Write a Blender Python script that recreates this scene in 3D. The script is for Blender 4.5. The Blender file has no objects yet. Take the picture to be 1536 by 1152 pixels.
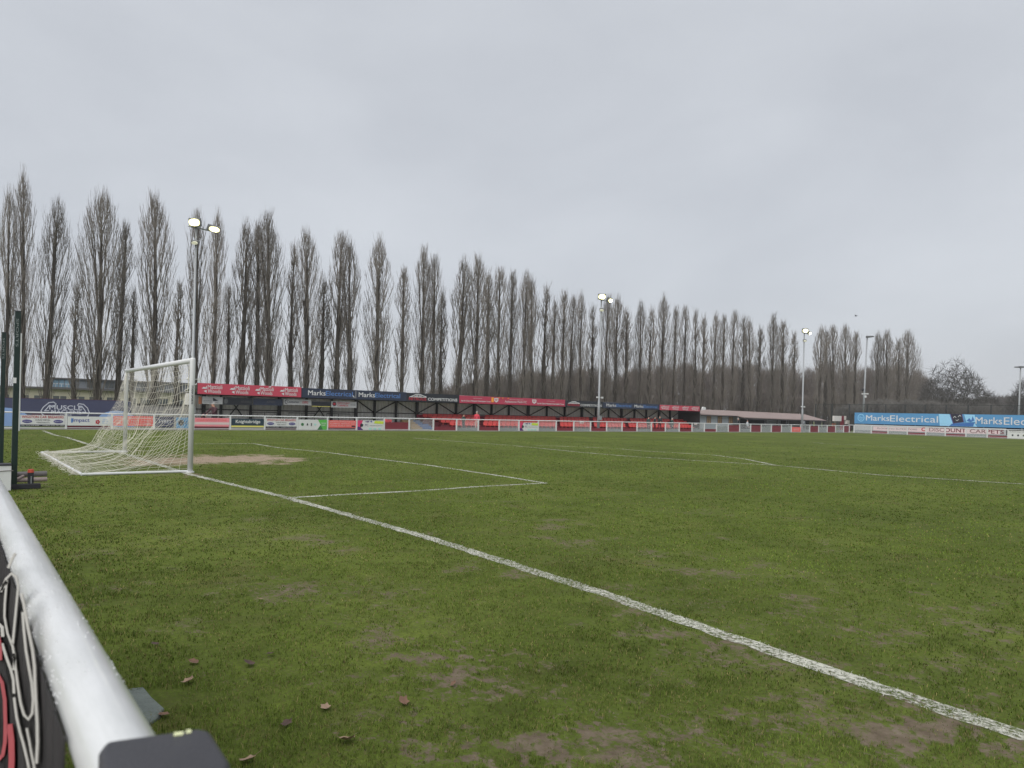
import bpy, bmesh, math, random
import numpy as np
from mathutils import Vector, Matrix, Quaternion
random.seed(7); RNG = np.random.default_rng(11)
PI = math.pi
scene = bpy.context.scene
COL = scene.collection

# ------------------------------------------------------------------ camera geometry
# world: x = u along the goal line, y = v into the pitch, z up; near goal post base = origin
F_PX = 1074.5520766753366
CAM = np.array([16.45661201855367, -4.0786600585108435, 1.4680443603212678])
YAW, PY, ROLL = -0.9072714445072555, 618.8187159933383, 0.024610393811188347
_cy, _sy = math.cos(YAW), math.sin(YAW)
FWD = np.array([_sy, _cy, 0.0]); _R = np.array([_cy, -_sy, 0.0]); _U = np.array([0, 0, 1.0])
RIGHT = math.cos(ROLL) * _R + math.sin(ROLL) * _U
UP = -math.sin(ROLL) * _R + math.cos(ROLL) * _U

def ray(x, y): return FWD * F_PX + RIGHT * (x - 768) - UP * (y - PY)
def at_z(x, y, z=0.0):
    d = ray(x, y); return CAM + d * ((z - CAM[2]) / d[2])
def at_u(x, y, U):
    d = ray(x, y); return CAM + d * ((U - CAM[0]) / d[0])
def at_v(x, y, V):
    d = ray(x, y); return CAM + d * ((V - CAM[1]) / d[1])
def proj(q):
    d = np.asarray(q, float) - CAM; z = d @ FWD
    return 768 + F_PX * (d @ RIGHT) / z, PY - F_PX * (d @ UP) / z

# ------------------------------------------------------------------ materials
MATS = {}
def lin(c):
    def f(v):
        v /= 255.0
        return v / 12.92 if v <= 0.04045 else ((v + 0.055) / 1.055) ** 2.4
    return tuple(f(v) for v in c)

def mat(name, color, rough=0.6, var=0.12, scale=3.0, bump=0.0, bscale=40.0, metal=0.0, spec=0.5, emit=0.0, stretch=None):
    """procedural material: base colour broken up by two noise octaves, optional bump"""
    if name in MATS: return MATS[name]
    m = bpy.data.materials.new(name); m.use_nodes = True
    nt = m.node_tree; N = nt.nodes; L = nt.links
    b = N['Principled BSDF']
    b.inputs['Roughness'].default_value = rough; b.inputs['Metallic'].default_value = metal
    b.inputs['Specular IOR Level'].default_value = spec
    tc = N.new('ShaderNodeTexCoord'); mp = N.new('ShaderNodeMapping')
    L.new(tc.outputs['Object'], mp.inputs['Vector'])
    if stretch: mp.inputs['Scale'].default_value = stretch
    nz = N.new('ShaderNodeTexNoise'); nz.inputs['Scale'].default_value = scale; nz.inputs['Detail'].default_value = 6
    nz.inputs['Roughness'].default_value = 0.65
    L.new(mp.outputs['Vector'], nz.inputs['Vector'])
    rp = N.new('ShaderNodeMapRange'); rp.inputs['From Min'].default_value = 0.3; rp.inputs['From Max'].default_value = 0.7
    rp.inputs['To Min'].default_value = 1 - var; rp.inputs['To Max'].default_value = 1 + var
    L.new(nz.outputs['Fac'], rp.inputs['Value'])
    mx = N.new('ShaderNodeVectorMath'); mx.operation = 'SCALE'
    mx.inputs[0].default_value = color; L.new(rp.outputs['Result'], mx.inputs['Scale'])
    L.new(mx.outputs['Vector'], b.inputs['Base Color'])
    if bump:
        n2 = N.new('ShaderNodeTexNoise'); n2.inputs['Scale'].default_value = bscale; n2.inputs['Detail'].default_value = 5
        L.new(mp.outputs['Vector'], n2.inputs['Vector'])
        bp = N.new('ShaderNodeBump'); bp.inputs['Strength'].default_value = bump; bp.inputs['Distance'].default_value = 0.02
        L.new(n2.outputs['Fac'], bp.inputs['Height']); L.new(bp.outputs['Normal'], b.inputs['Normal'])
    if emit:
        b.inputs['Emission Color'].default_value = (1.0, 0.97, 0.78, 1); b.inputs['Emission Strength'].default_value = emit
    MATS[name] = m
    return m

def setup_mats():
    mat('white_paint', (.64, .65, .66), .35, .04, 6)
    mat('white_plastic', (.66, .67, .67), .4, .03, 4)
    mat('sign_white', (.64, .65, .65), .5, .05, 2)
    mat('red_sign', lin((190, 68, 88)), .45, .06, .6)
    mat('maroon_sign', lin((176, 60, 84)), .5, .06, .6)
    mat('navy_sign', lin((42, 50, 70)), .45, .08, .6)
    mat('black_sign', lin((34, 37, 46)), .45, .08, .6)
    mat('pale_blue', lin((112, 160, 215)), .5, .04)
    mat('mid_blue', lin((86, 128, 190)), .5, .04)
    mat('blue_banner', lin((84, 144, 190)), .5, .07, .5)
    mat('blue_light', lin((150, 205, 235)), .5, .05, .5)
    mat('blue_deep', lin((58, 110, 175)), .5, .05, .5)
    mat('banner_navy', lin((62, 66, 92)), .6, .10, .5)
    mat('banner_grey', lin((188, 192, 204)), .6, .04)
    mat('banner_blue', lin((128, 158, 205)), .6, .05, .5)
    mat('banner_plum', lin((84, 52, 72)), .6, .08, .5)
    mat('text_red', lin((175, 38, 52)), .5, .03)
    mat('text_dark', lin((36, 38, 50)), .5, .03)
    mat('text_blue', lin((52, 66, 150)), .5, .03)
    mat('text_orange', lin((240, 160, 60)), .5, .03)
    mat('ellipse_blue', lin((66, 58, 130)), .5, .04)
    mat('salmon', lin((226, 104, 100)), .5, .08, 1)
    mat('pink_sign', lin((232, 140, 150)), .5, .06, 1)
    mat('pink_pale', lin((214, 194, 194)), .5, .04, 1)
    mat('green_sign', lin((88, 176, 76)), .5, .05, 1)
    mat('green_dark', lin((50, 110, 62)), .5, .05, 1)
    mat('lime', lin((196, 214, 64)), .5, .04, 1)
    mat('magenta', lin((212, 62, 110)), .5, .05, 1)
    mat('purple', lin((82, 40, 110)), .5, .05, 1)
    mat('teal_pale', lin((168, 216, 208)), .5, .04, 1)
    mat('yellow_strip', lin((222, 214, 110)), .5, .04, 1)
    mat('knight_navy', lin((30, 52, 66)), .5, .04, 1)
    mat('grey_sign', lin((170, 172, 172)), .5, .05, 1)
    mat('dim_sign', lin((92, 94, 96)), .5, .06, 1)
    mat('rust_sign', lin((150, 92, 62)), .5, .08, 1)
    mat('cladding', (.66, .65, .63), .55, .08, 1.2)
    mat('hoarding', (.27, .262, .25), .7, .12, 1)
    mat('steel_black', (.018, .018, .02), .5, .15, 2)
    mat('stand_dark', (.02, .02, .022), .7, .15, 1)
    mat('stand_roof', (.55, .55, .55), .6, .12, 1)
    mat('maroon_wall', lin((110, 42, 52)), .6, .12, 1)
    mat('maroon_panel', lin((120, 40, 52)), .5, .10, 1)
    mat('seat_red', lin((222, 84, 80)), .4, .08, 1)
    mat('bin_red', lin((216, 86, 92)), .4, .06, 1)
    mat('concrete', (.30, .30, .28), .85, .15, 1.5, .3, 30)
    mat('slab_stone', (.13, .155, .14), .75, .22, 9, .6, 60)
    mat('gravel_path', (.27, .262, .245), .9, .2, 2, .4, 25)
    mat('step_tan', lin((176, 150, 110)), .7, .1)
    mat('step_blue', lin((76, 108, 160)), .7, .1)
    mat('infill_grey', lin((126, 134, 134)), .6, .08, 1)
    mat('club_wall', lin((158, 166, 170)), .7, .08, .8)
    mat('club_roof', lin((142, 126, 122)), .75, .10, .8, .2, 12)
    mat('club_dark', lin((44, 44, 48)), .7, .1)
    mat('club_tan', lin((150, 130, 96)), .6, .2, 5)
    mat('glass_blue', lin((128, 160, 180)), .15, .15, .4)
    mat('building_grey', lin((122, 128, 134)), .5, .08, .5)
    mat('building_cream', lin((186, 182, 164)), .8, .06, .5)
    mat('building_roof', lin((96, 96, 98)), .7, .1, .5)
    mat('window_dark', lin((92, 98, 100)), .2, .2, 2)
    mat('galvanised', (.30, .315, .33), .45, .1, 2, metal=.4)
    mat('lamp_housing', (.16, .165, .17), .5, .1, 2, metal=.3)
    mat('lamp_lit', (.9, .9, .8), .4, .01, 1, emit=16.0)
    mat('lamp_halo', (.9, .86, .5), .4, .01, 1, emit=1.0); MATS['lamp_halo'].node_tree.nodes['Principled BSDF'].inputs['Emission Color'].default_value = (1, .93, .50, 1)
    mat('lamp_lit_dim', (.7, .7, .55), .4, .01, 1, emit=.15)
    mat('lamp_unlit', (.5, .52, .52), .2, .05, 1)
    mat('post_green', (.006, .020, .017), .35, .15, 4)
    mat('black_rubber', (.018, .018, .024), .6, .15, 6)
    mat('black_case', (.040, .040, .047), .5, .08, 30, .25, 400)
    mat('case_glint', (.75, .78, .45), .3, .02)
    mat('roller_grey', (.20, .18, .18), .5, .2, 6)
    mat('roller_pink', (.42, .33, .31), .5, .2, 6)
    mat('knob_red', lin((190, 74, 54)), .4, .05)
    mat('net_twine', (.60, .58, .50), .8, .06, 4)
    mat('pvc_black', (.036, .034, .034), .8, .25, 6, .15, 30, spec=.08)
    mat('pvc_white', (.60, .58, .54), .5, .08, 6)
    mat('pvc_red', lin((176, 56, 66)), .5, .08, 6)
    mat('bark', (.055, .046, .038), .95, .25, 1.2, .6, 14, stretch=(4, 4, .6))
    mat('twig', (.175, .155, .136), .95, .18, .6)
    mat('wood_twig', (.120, .102, .090), .95, .22, .12)
    mat('oak_bark', (.055, .052, .05), .95, .2, 1)
    mat('oak_twig', (.080, .075, .071), .95, .2, 1)
    mat('hedge', (.105, .100, .092), .95, .3, .4)
    mat('fence_dark', (.03, .034, .036), .6, .1, 2)
    mat('skin', lin((196, 150, 130)), .6, .05)
    mat('coat_maroon', lin((66, 36, 44)), .8, .12, 8)
    mat('coat_green', lin((48, 66, 62)), .8, .12, 8)
    mat('coat_red', lin((206, 66, 82)), .8, .1, 8)
    mat('coat_black', lin((32, 32, 38)), .8, .12, 8)
    mat('coat_grey', lin((190, 196, 200)), .8, .1, 8)
    mat('trouser_dark', lin((46, 46, 54)), .85, .1, 8)
    mat('trouser_maroon', lin((92, 34, 46)), .85, .1, 8)
    mat('trouser_pale', lin((200, 170, 165)), .85, .1, 8)
    mat('hair_grey', lin((150, 148, 146)), .8, .1)
    mat('hair_dark', lin((44, 38, 34)), .8, .1)
    mat('cap_black', lin((28, 28, 32)), .8, .1)
    mat('dead_leaf', lin((112, 84, 66)), .7, .25, 30)
    mat('dead_leaf_pale', lin((146, 122, 102)), .7, .2, 30)
    mat('dead_leaf_dark', lin((76, 58, 50)), .7, .25, 30)
    mat('bird_grey', lin((100, 102, 110)), .8, .1)
    mat('stall_white', lin((206, 202, 196)), .6, .06)
setup_mats()
M = MATS

# ------------------------------------------------------------------ mesh helpers
class MB:
    def __init__(s): s.v = []; s.f = []; s.mi = []; s.cur = 0
    def quad(s, *p):
        n = len(s.v); s.v += [tuple(map(float, q)) for q in p]; s.f.append(tuple(range(n, n + len(p)))); s.mi.append(s.cur); return s
    def box(s, x0, x1, y0, y1, z0, z1):
        n = len(s.v)
        s.v += [(x0, y0, z0), (x1, y0, z0), (x1, y1, z0), (x0, y1, z0), (x0, y0, z1), (x1, y0, z1), (x1, y1, z1), (x0, y1, z1)]
        for f in ((0, 3, 2, 1), (4, 5, 6, 7), (0, 1, 5, 4), (1, 2, 6, 5), (2, 3, 7, 6), (3, 0, 4, 7)):
            s.f.append(tuple(n + i for i in f)); s.mi.append(s.cur)
        return s
    def cbox(s, c, d): return s.box(c[0]-d[0]/2, c[0]+d[0]/2, c[1]-d[1]/2, c[1]+d[1]/2, c[2]-d[2]/2, c[2]+d[2]/2)
    def tube(s, pts, rad, n=6, cap=True):
        pts = [Vector(p) for p in pts]
        if not hasattr(rad, '__len__'): rad = [rad] * len(pts)
        base = len(s.v); k = len(pts)
        t0 = (pts[1] - pts[0]).normalized()
        ref = Vector((0, 0, 1)) if abs(t0.z) < .8 else Vector((1, 0, 0))
        a = t0.cross(ref).normalized()
        for i, p in enumerate(pts):
            t = (pts[min(i+1, k-1)] - pts[max(i-1, 0)]).normalized()
            a = (a - t * a.dot(t)); a = a.normalized() if a.length > 1e-6 else t.orthogonal().normalized()
            b = t.cross(a)
            for j in range(n):
                w = 2 * PI * j / n
                q = p + (a * math.cos(w) + b * math.sin(w)) * rad[i]
                s.v.append((q.x, q.y, q.z))
        for i in range(k - 1):
            for j in range(n):
                s.f.append((base+i*n+j, base+i*n+(j+1) % n, base+(i+1)*n+(j+1) % n, base+(i+1)*n+j)); s.mi.append(s.cur)
        if cap and n > 2:
            s.f.append(tuple(base + j for j in reversed(range(n)))); s.mi.append(s.cur)
            s.f.append(tuple(base + (k-1)*n + j for j in range(n))); s.mi.append(s.cur)
        return s
    def bar(s, p, q, w, h=None):
        """square bar from p to q"""
        h = h or w
        return s.tube([p, q], [math.hypot(w, h) / 2] * 2, 4)
    def prism(s, outline, o, r, u, depth):
        """outline [(a,b)] on plane o + a r + b u, extruded from the plane along r x u by depth"""
        o, r, u = Vector(o), Vector(r), Vector(u); nrm = r.cross(u).normalized() * depth
        n = len(s.v); k = len(outline)
        for (a, b) in outline: q = o + r*a + u*b; s.v.append(tuple(q))
        for (a, b) in outline: q = o + r*a + u*b + nrm; s.v.append(tuple(q))
        s.f.append(tuple(n + i for i in reversed(range(k)))); s.mi.append(s.cur)
        s.f.append(tuple(n + k + i for i in range(k))); s.mi.append(s.cur)
        for i in range(k):
            j = (i + 1) % k
            s.f.append((n+i, n+j, n+k+j, n+k+i)); s.mi.append(s.cur)
        return s
    def sphere(s, c, r, nu=8, nv=5, sq=(1, 1, 1), half=False):
        base = len(s.v); rows = []
        for i in range(nv + 1):
            th = (PI/2 if half else PI) * i / nv
            for j in range(nu):
                w = 2*PI*j/nu
                s.v.append((c[0]+r*sq[0]*math.sin(th)*math.cos(w), c[1]+r*sq[1]*math.sin(th)*math.sin(w), c[2]+r*sq[2]*math.cos(th)))
        for i in range(nv):
            for j in range(nu):
                s.f.append((base+i*nu+j, base+(i+1)*nu+j, base+(i+1)*nu+(j+1) % nu, base+i*nu+(j+1) % nu)); s.mi.append(s.cur)
        return s
    def mesh(s, name, mats, off=(0, 0, 0), smooth=False):
        me = bpy.data.meshes.new(name)
        ox, oy, oz = off
        me.from_pydata([(a-ox, b-oy, c-oz) for a, b, c in s.v], [], s.f)
        for m in (mats if isinstance(mats, (list, tuple)) else [mats]): me.materials.append(m)
        me.polygons.foreach_set('material_index', s.mi)
        if smooth: me.polygons.foreach_set('use_smooth', [True] * len(s.f))
        me.update(); return me
    def build(s, name, mats, parent=None, loc=None, smooth=False):
        """parented: verts are world coords, made local to the parent chain; top level: origin at loc"""
        off = world_loc(parent) if parent is not None else (loc or (0, 0, 0))
        o = bpy.data.objects.new(name, s.mesh(name, mats, off, smooth)); COL.objects.link(o)
        if parent is not None: o.parent = parent
        else: o.location = off
        return o

def world_loc(o):
    v = Vector((0, 0, 0))
    while o is not None: v += o.location; o = o.parent
    return v

def tag(o, label, cat, group=None):
    o['label'] = label; o['category'] = cat
    if group: o['group'] = group
    n = len(label.split()); assert 4 <= n <= 16, (n, label)
    return o
def thing(name, label, cat, loc=(0, 0, 0), group=None):
    o = bpy.data.objects.new(name, None); COL.objects.link(o); o.location = loc; o.empty_display_size = .3
    return tag(o, label, cat, group)
def struct(o, kind='structure'): o['kind'] = kind; return o
def copy_tree(o, parent=None):
    c = o.copy(); COL.objects.link(c)
    if parent is not None: c.parent = parent
    for ch in list(o.children): copy_tree(ch, c)
    return c

TXT = {}
def text_mesh(s, bold=0.0):
    key = (s, bold)
    if key in TXT: return TXT[key]
    cu = bpy.data.curves.new('txt', 'FONT'); cu.body = s; cu.resolution_u = 3; cu.offset = bold; cu.fill_mode = 'BOTH'
    cu.extrude = .5
    ob = bpy.data.objects.new('txt', cu); COL.objects.link(ob)
    me = bpy.data.meshes.new_from_object(ob)
    co = np.empty(len(me.vertices)*3); me.vertices.foreach_get('co', co); co = co.reshape(-1, 3)
    fs = [tuple(p.vertices) for p in me.polygons]
    bpy.data.objects.remove(ob); bpy.data.curves.remove(cu); bpy.data.meshes.remove(me)
    TXT[key] = (co, fs); return TXT[key]

def put_text(mb, s, o, r, u, x0, x1, y0, y1, depth=.004, bold=0.0):
    co, fs = text_mesh(s)
    mn, mxx = co.min(0), co.max(0)
    sx = (x1-x0)/max(mxx[0]-mn[0], 1e-6); sy = (y1-y0)/max(mxx[1]-mn[1], 1e-6)
    o, r, u = np.array(o, float), np.array(r, float), np.array(u, float); nrm = np.cross(r, u)
    a = x0 + (co[:, 0]-mn[0])*sx; b = y0 + (co[:, 1]-mn[1])*sy; c = (co[:, 2] + .5)*depth
    P = o + a[:, None]*r + b[:, None]*u + c[:, None]*nrm
    sh = abs(y1-y0)*bold
    for q, (da, db) in enumerate(((0, 0),) if not bold else ((-1, -.6), (1, .6), (-1, .6), (1, -.6))):
        PP = P + (da*sh)*r + (db*sh)*u + (.0003*q)*nrm
        n = len(mb.v); mb.v += [tuple(p) for p in PP]; mb.f += [tuple(n+i for i in f) for f in fs]; mb.mi += [mb.cur]*len(fs)

def ribbon(mb, pts, w, o, r, u, depth, closed=False):
    n = len(pts); rng = range(n if closed else n-1)
    for i in rng:
        a = Vector((pts[i][0], pts[i][1])); b = Vector((pts[(i+1) % n][0], pts[(i+1) % n][1]))
        d = (b-a); 
        if d.length < 1e-6: continue
        d.normalize(); q = Vector((-d.y, d.x))*w/2; e = d*w*.35
        mb.prism([tuple(a-e-q), tuple(b+e-q), tuple(b+e+q), tuple(a-e+q)], o, r, u, depth + .0004*(i % 2))

class Board:
    """flat sign: a thin box on plane o + a r + b u, with printed pieces as children. a,b in 0..1 of its width/height"""
    def __init__(s, name, label, cat, o, r, u, w, h, m, thick=.03, group=None, parent=None):
        s.o, s.r, s.u, s.w, s.h = Vector(o), Vector(r), Vector(u), w, h
        s.n = s.r.cross(s.u).normalized(); s.layer = 0
        mb = MB(); mb.prism([(0, 0), (w, 0), (w, h), (0, h)], s.o - s.n*thick, s.r, s.u, thick)
        base = s.o + s.r*(w/2)
        if parent is None:
            s.ob = mb.build(name, m, None, tuple(base)); tag(s.ob, label, cat, group)
        else: s.ob = mb.build(name, m, parent)
        s.base = base
    def _o(s):
        s.layer += 1; return s.o + s.n*(.002 + .0022*s.layer)
    def text(s, t, x0, x1, y0, y1, m, bold=0.0, name='lettering'):
        mb = MB(); put_text(mb, t, s._o(), s.r, s.u, x0*s.w, x1*s.w, y0*s.h, y1*s.h, .002, bold); mb.build(name, m, s.ob); return s
    def rect(s, x0, x1, y0, y1, m, name='printed_stripe'):
        mb = MB(); mb.prism([(x0*s.w, y0*s.h), (x1*s.w, y0*s.h), (x1*s.w, y1*s.h), (x0*s.w, y1*s.h)], s._o(), s.r, s.u, .002); mb.build(name, m, s.ob); return s
    def poly(s, pts, m, name='printed_shape'):
        mb = MB(); mb.prism([(a*s.w, b*s.h) for a, b in pts], s._o(), s.r, s.u, .002); mb.build(name, m, s.ob); return s
    def ell(s, cx, cy, rx, ry, m, name='printed_oval', n=20):
        return s.poly([(cx+rx*math.cos(2*PI*i/n), cy+ry*math.sin(2*PI*i/n)) for i in range(n)], m, name)
    def line(s, strokes, wd, m, name='printed_outline', closed=False):
        mb = MB(); o = s._o()
        for pts in strokes: ribbon(mb, [(a*s.w, b*s.h) for a, b in pts], wd, o, s.r, s.u, .002, closed)
        mb.build(name, m, s.ob); return s

VZ = (0, 0, 1); VY = (0, 1, 0); VX = (1, 0, 0)

# ------------------------------------------------------------------ ground, markings, grass
def vnoise(x, y, seed):
    """smooth value noise 0..1 on arrays"""
    xi = np.floor(x).astype(np.int64); yi = np.floor(y).astype(np.int64); fx = x - xi; fy = y - yi
    fx = fx*fx*(3-2*fx); fy = fy*fy*(3-2*fy)
    def h(a, b):
        n = (a*374761393 + b*668265263 + seed*974711) & 0x7fffffff
        n = ((n ^ (n >> 13)) * 1274126177) & 0x7fffffff
        return ((n ^ (n >> 16)) & 0xffff) / 65535.0
    return (h(xi, yi)*(1-fx) + h(xi+1, yi)*fx)*(1-fy) + (h(xi, yi+1)*(1-fx) + h(xi+1, yi+1)*fx)*fy
def fbm(x, y, seed, o=4):
    t = 0; a = .5; s = 0
    for i in range(o): t = t + a*vnoise(x, y, seed+i*17); s += a; a *= .55; x = x*2.03+5.1; y = y*2.03+1.7
    return t/s

# worn patches read off the photo: (image x, image y, half width px, half height px, strength)
MUD_PX = [(1270, 1085, 250, 50, .62), (900, 1112, 260, 36, .62), (1370, 1000, 170, 22, .5), (690, 1012, 100, 40, .6), (480, 890, 120, 22, .45), (1120, 985, 150, 20, .55), (1240, 930, 200, 22, .4), (330, 800, 120, 16, .35), (620, 935, 120, 16, .35), (1020, 905, 120, 14, .35), (430, 1010, 120, 24, .3), (690, 998, 42, 26, 1.0), (640, 985, 40, 9, .8), (735, 1030, 26, 18, .7), (760, 1063, 30, 10, .5), (745, 1075, 16, 8, .7),
          (845, 1096, 42, 18, 1.0), (910, 1108, 60, 16, .8), (770, 1122, 70, 16, .85), (790, 1145, 60, 12, 1.0), (700, 1140, 60, 10, .6), (930, 1138, 60, 14, .8),
          (1390, 1098, 80, 32, 1.0), (1300, 1108, 50, 14, .8), (1240, 1048, 40, 14, .7), (1190, 1040, 40, 10, .6), (1490, 1122, 50, 14, .8), (1350, 1130, 60, 12, .6),
          (1180, 995, 60, 9, .6), (1090, 968, 60, 9, .8), (990, 955, 50, 10, .7), (960, 948, 40, 10, .5), (1130, 988, 50, 9, .7), (1330, 1010, 60, 8, .7), (1280, 1000, 50, 8, .7), (1440, 1062, 40, 9, .5),
          (1300, 960, 28, 8, .7), (1180, 865, 50, 9, .55), (1150, 872, 40, 6, .5), (1480, 945, 40, 8, .7), (1510, 960, 14, 6, .8), (1400, 910, 20, 6, .7), (1490, 905, 30, 5, .5), (1280, 945, 22, 10, .7),
          (1280, 905, 18, 5, .6), (1385, 890, 20, 4, .5), (1180, 918, 30, 5, .6), (1140, 924, 22, 5, .6), (1060, 900, 30, 6, .4), (940, 880, 50, 6, .5), (1040, 880, 30, 5, .4),
          (430, 882, 50, 12, .55), (405, 898, 30, 8, .6), (535, 888, 30, 7, .5), (560, 900, 30, 6, .4), (470, 895, 30, 6, .4), (700, 905, 40, 6, .3),
          (330, 800, 30, 5, .45), (290, 712, 26, 4, .9), (250, 712, 40, 4, .6), (240, 690, 40, 9, .7), (160, 692, 60, 8, .5), (205, 676, 40, 4, .5), (90, 705, 40, 5, .5), (48, 728, 26, 6, .7), (450, 752, 40, 5, .5),
          (1060, 840, 40, 4, .3), (830, 800, 30, 4, .25), (1250, 880, 30, 4, .35), (900, 830, 40, 5, .35), (1010, 1120, 60, 10, .6), (1100, 1060, 40, 8, .35)]
SAND_PX = [(335, 690, 105, 8, 1.0), (250, 694, 60, 7, .9), (430, 688, 45, 3.5, .7), (380, 686, 60, 5, .9), (205, 688, 40, 6, .4)]

def px_patches(u, v, lst, seed, freq, edge=.9):
    """patch strength at ground points: each patch is an ellipse lying on the ground, ragged by noise"""
    out = np.zeros_like(u); nz = fbm(u*freq, v*freq, seed, 5) - .5; nz2 = fbm(u*freq*4, v*freq*4, seed+90, 3) - .5
    for (x, y, rx, ry, st) in lst:
        c = at_z(x, y); a = at_z(x+rx, y) - c; b = (at_z(x, y-ry) - at_z(x, y+ry))/2
        Mx = np.linalg.inv(np.array([[a[0], b[0]], [a[1], b[1]]]))
        ext = np.linalg.norm(a) + np.linalg.norm(b)
        m = (np.abs(u-c[0]) < ext*1.8) & (np.abs(v-c[1]) < ext*1.8)
        if not m.any(): continue
        du, dv = u[m]-c[0], v[m]-c[1]
        p = Mx[0, 0]*du+Mx[0, 1]*dv; q = Mx[1, 0]*du+Mx[1, 1]*dv
        d = np.sqrt(p*p+q*q) + nz[m]*2.4*edge + nz2[m]*2.2*edge
        out[m] = np.maximum(out[m], st*np.clip((1.25-d)/.9, 0, 1)*.9)
    return out
def mud_at(u, v):
    m = px_patches(u, v, MUD_PX, 3, 6.0, 1.5)
    n = fbm(u*2.1+40, v*2.1, 21, 5); n2 = fbm(u*.12, v*.12, 55, 3)
    w = np.clip((n + (n2-.5)*.4 - .56)/.18, 0, 1)*.62
    w = w*np.clip((u-1)/8, .2, 1)*(v > -4.1)*np.clip((11-v)/7, .05, 1)
    return np.maximum(m, w)
def sand_at(u, v): return px_patches(u, v, SAND_PX, 8, 1.2, .55)

LINES_PX = {
 'goal line': ([(65, 646), (82, 652.7), (99.6, 656), (137, 668), (188, 681), (284, 711.5), (432, 747), (640, 806), (900, 889), (1150, 975), (1350, 1043), (1536, 1105)], .135),
 'goal area side': ([(432, 747), (520, 742), (620, 737), (720, 730), (817, 725)], .11),
 'goal area front': ([(819, 725.3), (763, 716), (642, 698), (560, 688), (492, 679), (419, 672), (381, 665.6)], .11),
 'penalty area front': ([(620, 657.2), (770, 668.6), (865, 678), (941, 684.5), (1043, 691), (1163, 698.2), (1322, 713), (1536, 726.5), (1800, 746)], .11),
 'penalty arc': ([(800, 668.2), (865, 670.3), (925, 673), (960, 676.3), (1068, 682.6), (1119, 689), (1163, 698.2)], .11),
 'centre circle': ([(1216, 663.3), (1235, 665.2), (1260, 666.8), (1330, 669.5), (1400, 672)], .12),
}
LINES = {}
for k, (pts, w) in LINES_PX.items():
    P = [at_z(x, y)[:2] for x, y in pts]
    if k == 'goal line': P.append(P[-1] + (P[-1]-P[-2])/np.linalg.norm(P[-1]-P[-2])*5)
    LINES[k] = (np.array(P), w)
a0 = LINES['goal area front'][0][-1]
LINES['goal area far side'] = (np.array([a0, [a0[0], .1]]), .11)
def line_dist(u, v):
    d = np.full(u.shape, 9.0)
    for P, w in LINES.values():
        for a, b in zip(P[:-1], P[1:]):
            ab = b-a; t = np.clip(((u-a[0])*ab[0]+(v-a[1])*ab[1])/(ab@ab), 0, 1)
            d = np.minimum(d, np.hypot(u-a[0]-t*ab[0], v-a[1]-t*ab[1]) - w/2)
    return d

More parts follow.
